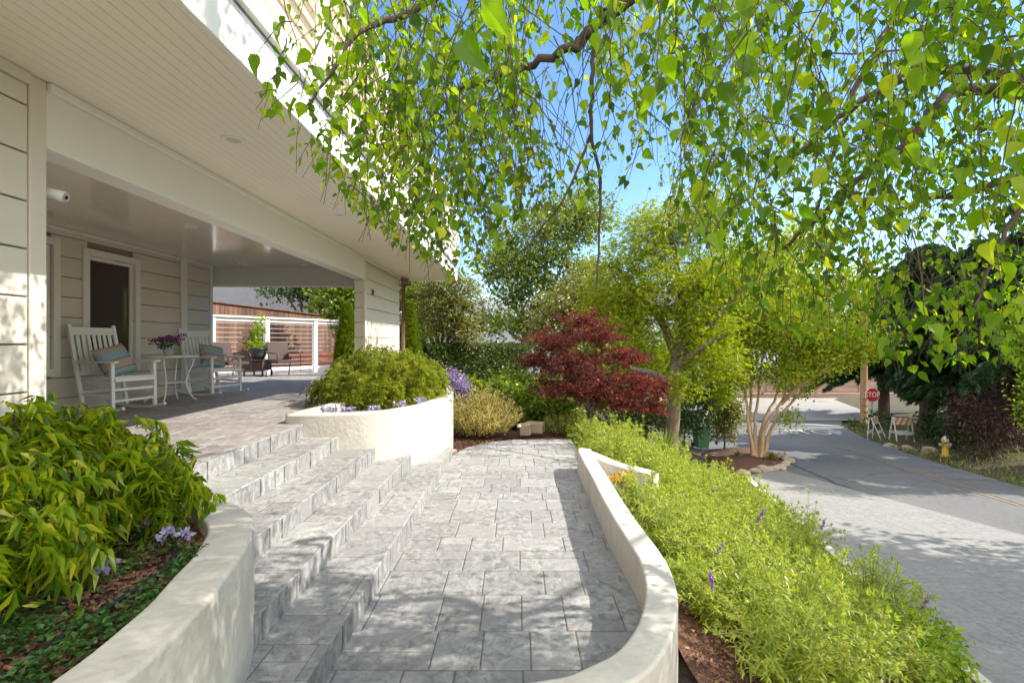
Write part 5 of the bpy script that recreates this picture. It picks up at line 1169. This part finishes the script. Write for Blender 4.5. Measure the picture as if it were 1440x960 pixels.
main = [
  ([tops + [0,0,.6]] + P3((1500, -60, 2.6), (1270, -40, 2.5), (1050, -60, 2.4), (880, -10, 2.3), (840, 35, 2.3), (815, 62, 2.3), (760, 90, 2.35), (700, 110, 2.5), (640, 130, 2.6)), .05, .010),
  (P3((835, 60, 2.3), (832, 120, 2.3), (830, 190, 2.32), (845, 250, 2.34), (842, 330, 2.35), (838, 410, 2.36)), .012, .004),
  (P3((830, 190, 2.32), (800, 270, 2.3), (745, 345, 2.28), (690, 392, 2.27)), .007, .002),
  (P3((880, -10, 2.3), (700, -60, 2.1), (590, 10, 2.0), (545, 30, 1.95), (500, 45, 1.9), (470, 95, 1.85), (430, 150, 1.85)), .022, .004),
  ([tops] + P3((1480, 130, 3.1), (1385, 95, 3.0), (1290, 100, 2.95), (1210, 140, 2.9), (1140, 200, 2.9), (1080, 250, 2.9)), .045, .008),
  ([tops - [0,0,.2]] + P3((1480, 140, 2.7), (1360, 120, 2.6), (1315, 150, 2.55), (1285, 195, 2.5), (1240, 225, 2.5), (1185, 270, 2.5), (1150, 310, 2.5), (1100, 350, 2.5)), .042, .008),
  ([tops + [0,0,1.]] + P3((1420, -60, 3.3), (1270, 5, 3.2), (1230, 80, 3.15), (1195, 140, 3.1), (1180, 190, 3.1), (1160, 250, 3.05), (1140, 330, 3.0)), .035, .006),
  ([tops - [0,0,.5]] + P3((1520, 260, 3.0), (1440, 245, 2.9), (1370, 270, 2.8), (1300, 280, 2.8), (1250, 300, 2.8)), .035, .008),
  ([tops - [0,0,.3]] + P3((1500, 280, 2.2), (1430, 300, 2.1), (1400, 350, 2.05), (1370, 430, 2.05)), .02, .004),
  ([tops + [0,0,1.2]] + [(2.6, 1.2, 4.9), (1.0, .8, 4.6), (-.5, .9, 3.9)], .05, .01), ([tops + [0,0,1.2]] + [(7.4, 3.6, 5.6), (7.8, 6.4, 5.8), (5.6, 8.4, 6.6), (3.0, 8.8, 7.0)], .035, .01),
  ([tops + [0,0,2]] + [(3.4, 1.0, 6.2), (2.0, .6, 6.2)], .05, .012), ([tops + [0,0,1.5]] + [(5.6, 1.4, 6.0), (6.4, 2.4, 5.8)], .05, .012), ([tops + [0,0,2.5]] + [(4.6, 3.4, 7.2), (5.0, 4.2, 7.0)], .05, .012),
]
for pts, a, b in main: limb(br, pts, a, b, 8, .02)
def strand(p, L, nl, size, mbl, lean=None, tmpl=TB):
    """one hanging twig with alternating leaves"""
    m = 7; t = np.linspace(0, 1, m)[:, None]; d = np.array([RNG.normal() * .5, RNG.normal() * .4, 0]) if lean is None else np.asarray(lean)
    q = p + d * L * (t - .3 * t**2) + np.array([0, 0, -1.]) * L * t**1.3 + np.cumsum(RNG.normal(size=(m, 3)) * .03 * L, 0)
    g = RNG.random(m)
    f = (np.arange(nl) + RNG.random(nl) * .7) / nl; pp = np.stack([np.interp(f, t[:, 0], q[:, k]) for k in range(3)], 1)
    ok = allow(pp, np.full(nl, RNG.random()))
    if not ok.any(): return
    last = int(np.ceil((f[ok].max()) * (m - 1))) + 1
    if last >= 2: tw.tube(q[:last], np.linspace(.0026, .0010, last), 4, False)
    pp = pp[ok]; n = len(pp)
    a = RNG.random(n) * 6.283; side = np.c_[np.cos(a), np.sin(a), RNG.normal(size=n) * .3]
    dd = unit(side * .75 + np.array([0, 0, -.85])); pet = size * .32
    nn = unit(side * .7 + np.array([0, 0, .5]) + RNG.normal(size=(n, 3)) * .55); sz = size * RNG.uniform(.5, 1.25, n); w_ = RNG.integers(0, 3, n)
    for i_, tm_ in enumerate((TB, TB2, TB3)): leaves(mbl, tm_, (pp + dd * pet)[w_ == i_], dd[w_ == i_], nn[w_ == i_], sz[w_ == i_])
# strands spread through the crown's hanging skirt
def skirt(N, xr, yr, zr, Lr, size, spacing, mbl, dens=None):
    for i in range(N):
        p = np.array([RNG.uniform(*xr), RNG.uniform(*yr), RNG.uniform(*zr)])
        if dens is not None and RNG.random() > dens(p): continue
        L = RNG.uniform(*Lr); strand(p, L, max(3, int(L / spacing)), size, mbl)
# near skirt that frames the picture's top
def seed(N, pxr, pyr, Yr, Lr, size, spacing, mbl, tmpl=TB):
    for i in range(N):
        Y = RNG.uniform(*Yr); p = W(RNG.uniform(*pxr), RNG.uniform(*pyr), Y); L = RNG.uniform(*Lr); strand(p, L, max(3, int(L / spacing)), size, mbl, tmpl=tmpl)
seed(135, (450, 760), (-120, 190), (1.5, 2.7), (.35, .8), .046, .036, lf)
seed(85, (480, 700), (0, 300), (2.0, 3.1), (.35, .7), .046, .036, lf)
seed(78, (690, 960), (-140, 90), (1.5, 2.9), (.35, .8), .055, .05, lf)
seed(24, (740, 940), (40, 230), (2.0, 2.8), (.3, .6), .05, .07, lf)
seed(265, (940, 1460), (-120, 330), (1.7, 3.1), (.35, .8), .046, .036, lf)
seed(85, (980, 1460), (180, 420), (2.0, 3.0), (.3, .6), .046, .036, lf)
seed(30, (1230, 1450), (360, 470), (1.9, 2.4), (.25, .5), .055, .05, lf)
seed(18, (960, 1460), (-80, 300), (1.25, 1.7), (.25, .5), .06, .045, lf)
seed(10, (860, 1440), (-60, 130), (.95, 1.3), (.15, .3), .062, .045, lf)
seed(10, (385, 520), (-30, 130), (1.5, 1.9), (.25, .45), .058, .05, lf)
# finer, farther strands
seed(190, (870, 1090), (-60, 300), (7.4, 9.4), (1.2, 2.6), .082, .075, lf2)
seed(110, (1050, 1330), (-60, 260), (7.4, 9.0), (1.0, 2.0), .082, .075, lf2)
seed(95, (560, 780), (60, 300), (2.4, 3.1), (.4, .8), .046, .045, lf2)
# crown above and to the sunny side of the frame
skirt(2000, (.4, 6.4), (-.2, 2.6), (2.9, 6.8), (.5, 1.2), .066, .06, lf, lambda p: .9 if p[2] - .88 * p[0] < 2.7 else (.06 if p[2] - .88 * p[0] < 3.9 else .6))
skirt(900, (3.4, 9.4), (.2, 5.8), (2.6, 8.2), (.6, 1.3), .085, .075, lf, lambda p: 0. if (p[1] > 2.3 and p[0] - p[2] / .88 < 2.2) else .9)
twb = br; br.add(*tw.arrays()); br.build("trunk", M["bark_dark"], birch, smooth=True)
cr = lf.build("crown", M["l_birch"], birch); lf2.build("crown", M["l_birch2"], birch)

# another street tree behind the camera's right shoulder shades the near drive
make_tree("street_tree", "broad leafy tree standing beside the near end of the driveway", "tree", (10.2, 5.0, z_street(5.0)), [], [((10.4, 5.2, 3.6), (2.2, 2.2, 1.8)), ((9.6, 3.4, 4.4), (1.8, 1.8, 1.6)), ((11.2, 6.4, 4.2), (1.8, 1.6, 1.6)), ((10.6, 2.4, 3.4), (1.8, 2.0, 1.6)), ((10.8, .6, 3.6), (2.0, 2.0, 1.8))], M["l_green"], M["bark"], 900, 18, .34, .17, TQ, r0=.2)

# ------------------------------------------------------------------ light, sky, camera
FILL_CLOUD = 10.5
SUN_EL, SUN_AZ = 41.3, 91.0        # elevation; azimuth clockwise from +Y
world = bpy.data.worlds.new("World"); scene.world = world; world.use_nodes = True
nt = world.node_tree; nt.nodes.clear(); N, L = nt.nodes, nt.links
out = N.new("ShaderNodeOutputWorld"); bg = N.new("ShaderNodeBackground"); sky = N.new("ShaderNodeTexSky"); sky.sky_type = "NISHITA"
sky.sun_disc = False; sky.sun_elevation = R(SUN_EL); sky.sun_rotation = R(SUN_AZ); sky.altitude = 50; sky.air_density = 1.0; sky.dust_density = .15; sky.ozone_density = 2.6
bg.inputs[1].default_value = .10
# thin wisps of cloud in view, and an unseen bank of bright white cloud added behind the camera as fill light
tc = N.new("ShaderNodeTexCoord"); mp = N.new("ShaderNodeMapping"); mp.inputs["Scale"].default_value = (1.2, 1.2, 5.0); L.new(tc.outputs["Generated"], mp.inputs[0])
nz = N.new("ShaderNodeTexNoise"); nz.inputs["Scale"].default_value = 2.2; nz.inputs["Detail"].default_value = 7; nz.inputs["Roughness"].default_value = .55; L.new(mp.outputs[0], nz.inputs["Vector"])
rp = ramp(N, [(0,0,0), (.3,.3,.3)], [.55, .85]); L.new(nz.outputs["Fac"], rp.inputs[0])
mx = N.new("ShaderNodeMixRGB"); mx.inputs[2].default_value = (7.5, 8.0, 8.6, 1); L.new(rp.outputs[0], mx.inputs[0]); hs_ = N.new('ShaderNodeHueSaturation'); hs_.inputs['Saturation'].default_value = 1.12; L.new(sky.outputs[0], hs_.inputs['Color']); L.new(hs_.outputs[0], mx.inputs[1])
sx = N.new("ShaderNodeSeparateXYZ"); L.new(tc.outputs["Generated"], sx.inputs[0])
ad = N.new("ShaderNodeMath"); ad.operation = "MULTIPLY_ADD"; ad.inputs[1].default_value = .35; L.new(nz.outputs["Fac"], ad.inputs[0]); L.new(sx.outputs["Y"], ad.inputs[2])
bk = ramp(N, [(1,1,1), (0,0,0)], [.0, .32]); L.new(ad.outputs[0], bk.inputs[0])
m2 = N.new("ShaderNodeMixRGB"); m2.inputs[2].default_value = (FILL_CLOUD, FILL_CLOUD * .985, FILL_CLOUD * .95, 1); L.new(bk.outputs[0], m2.inputs[0]); L.new(mx.outputs[0], m2.inputs[1]); L.new(m2.outputs[0], bg.inputs[0]); L.new(bg.outputs[0], out.inputs[0])
sl = bpy.data.lights.new("sun", "SUN"); sl.energy = 2.6; sl.angle = R(.53); sl.color = (1, .945, .85)
so = bpy.data.objects.new("sun", sl); COL.objects.link(so)
d = Vector((math.sin(R(SUN_AZ)) * math.cos(R(SUN_EL)), math.cos(R(SUN_AZ)) * math.cos(R(SUN_EL)), math.sin(R(SUN_EL))))
so.rotation_euler = d.to_track_quat("Z", "Y").to_euler(); so.location = (20, 0, 20)
cam = bpy.data.cameras.new("camera"); co = bpy.data.objects.new("camera", cam); COL.objects.link(co); scene.camera = co
co.location = (0, 0, EYE); co.rotation_euler = (R(90), 0, 0); cam.sensor_width = 36; cam.lens = 36 * F / 1440
cam.shift_x = -(CX - 720) / 1440; cam.shift_y = (CY - 480) / 1440; cam.clip_end = 900; cam.clip_start = .05
vs = scene.view_settings; vs.view_transform = "Standard"; vs.look = "None"; vs.exposure = 1.7; vs.gamma = 1
scene.cycles.max_bounces = 10; scene.cycles.diffuse_bounces = 5; scene.cycles.transmission_bounces = 6; scene.cycles.transparent_max_bounces = 8
scene.cycles.use_denoising = True
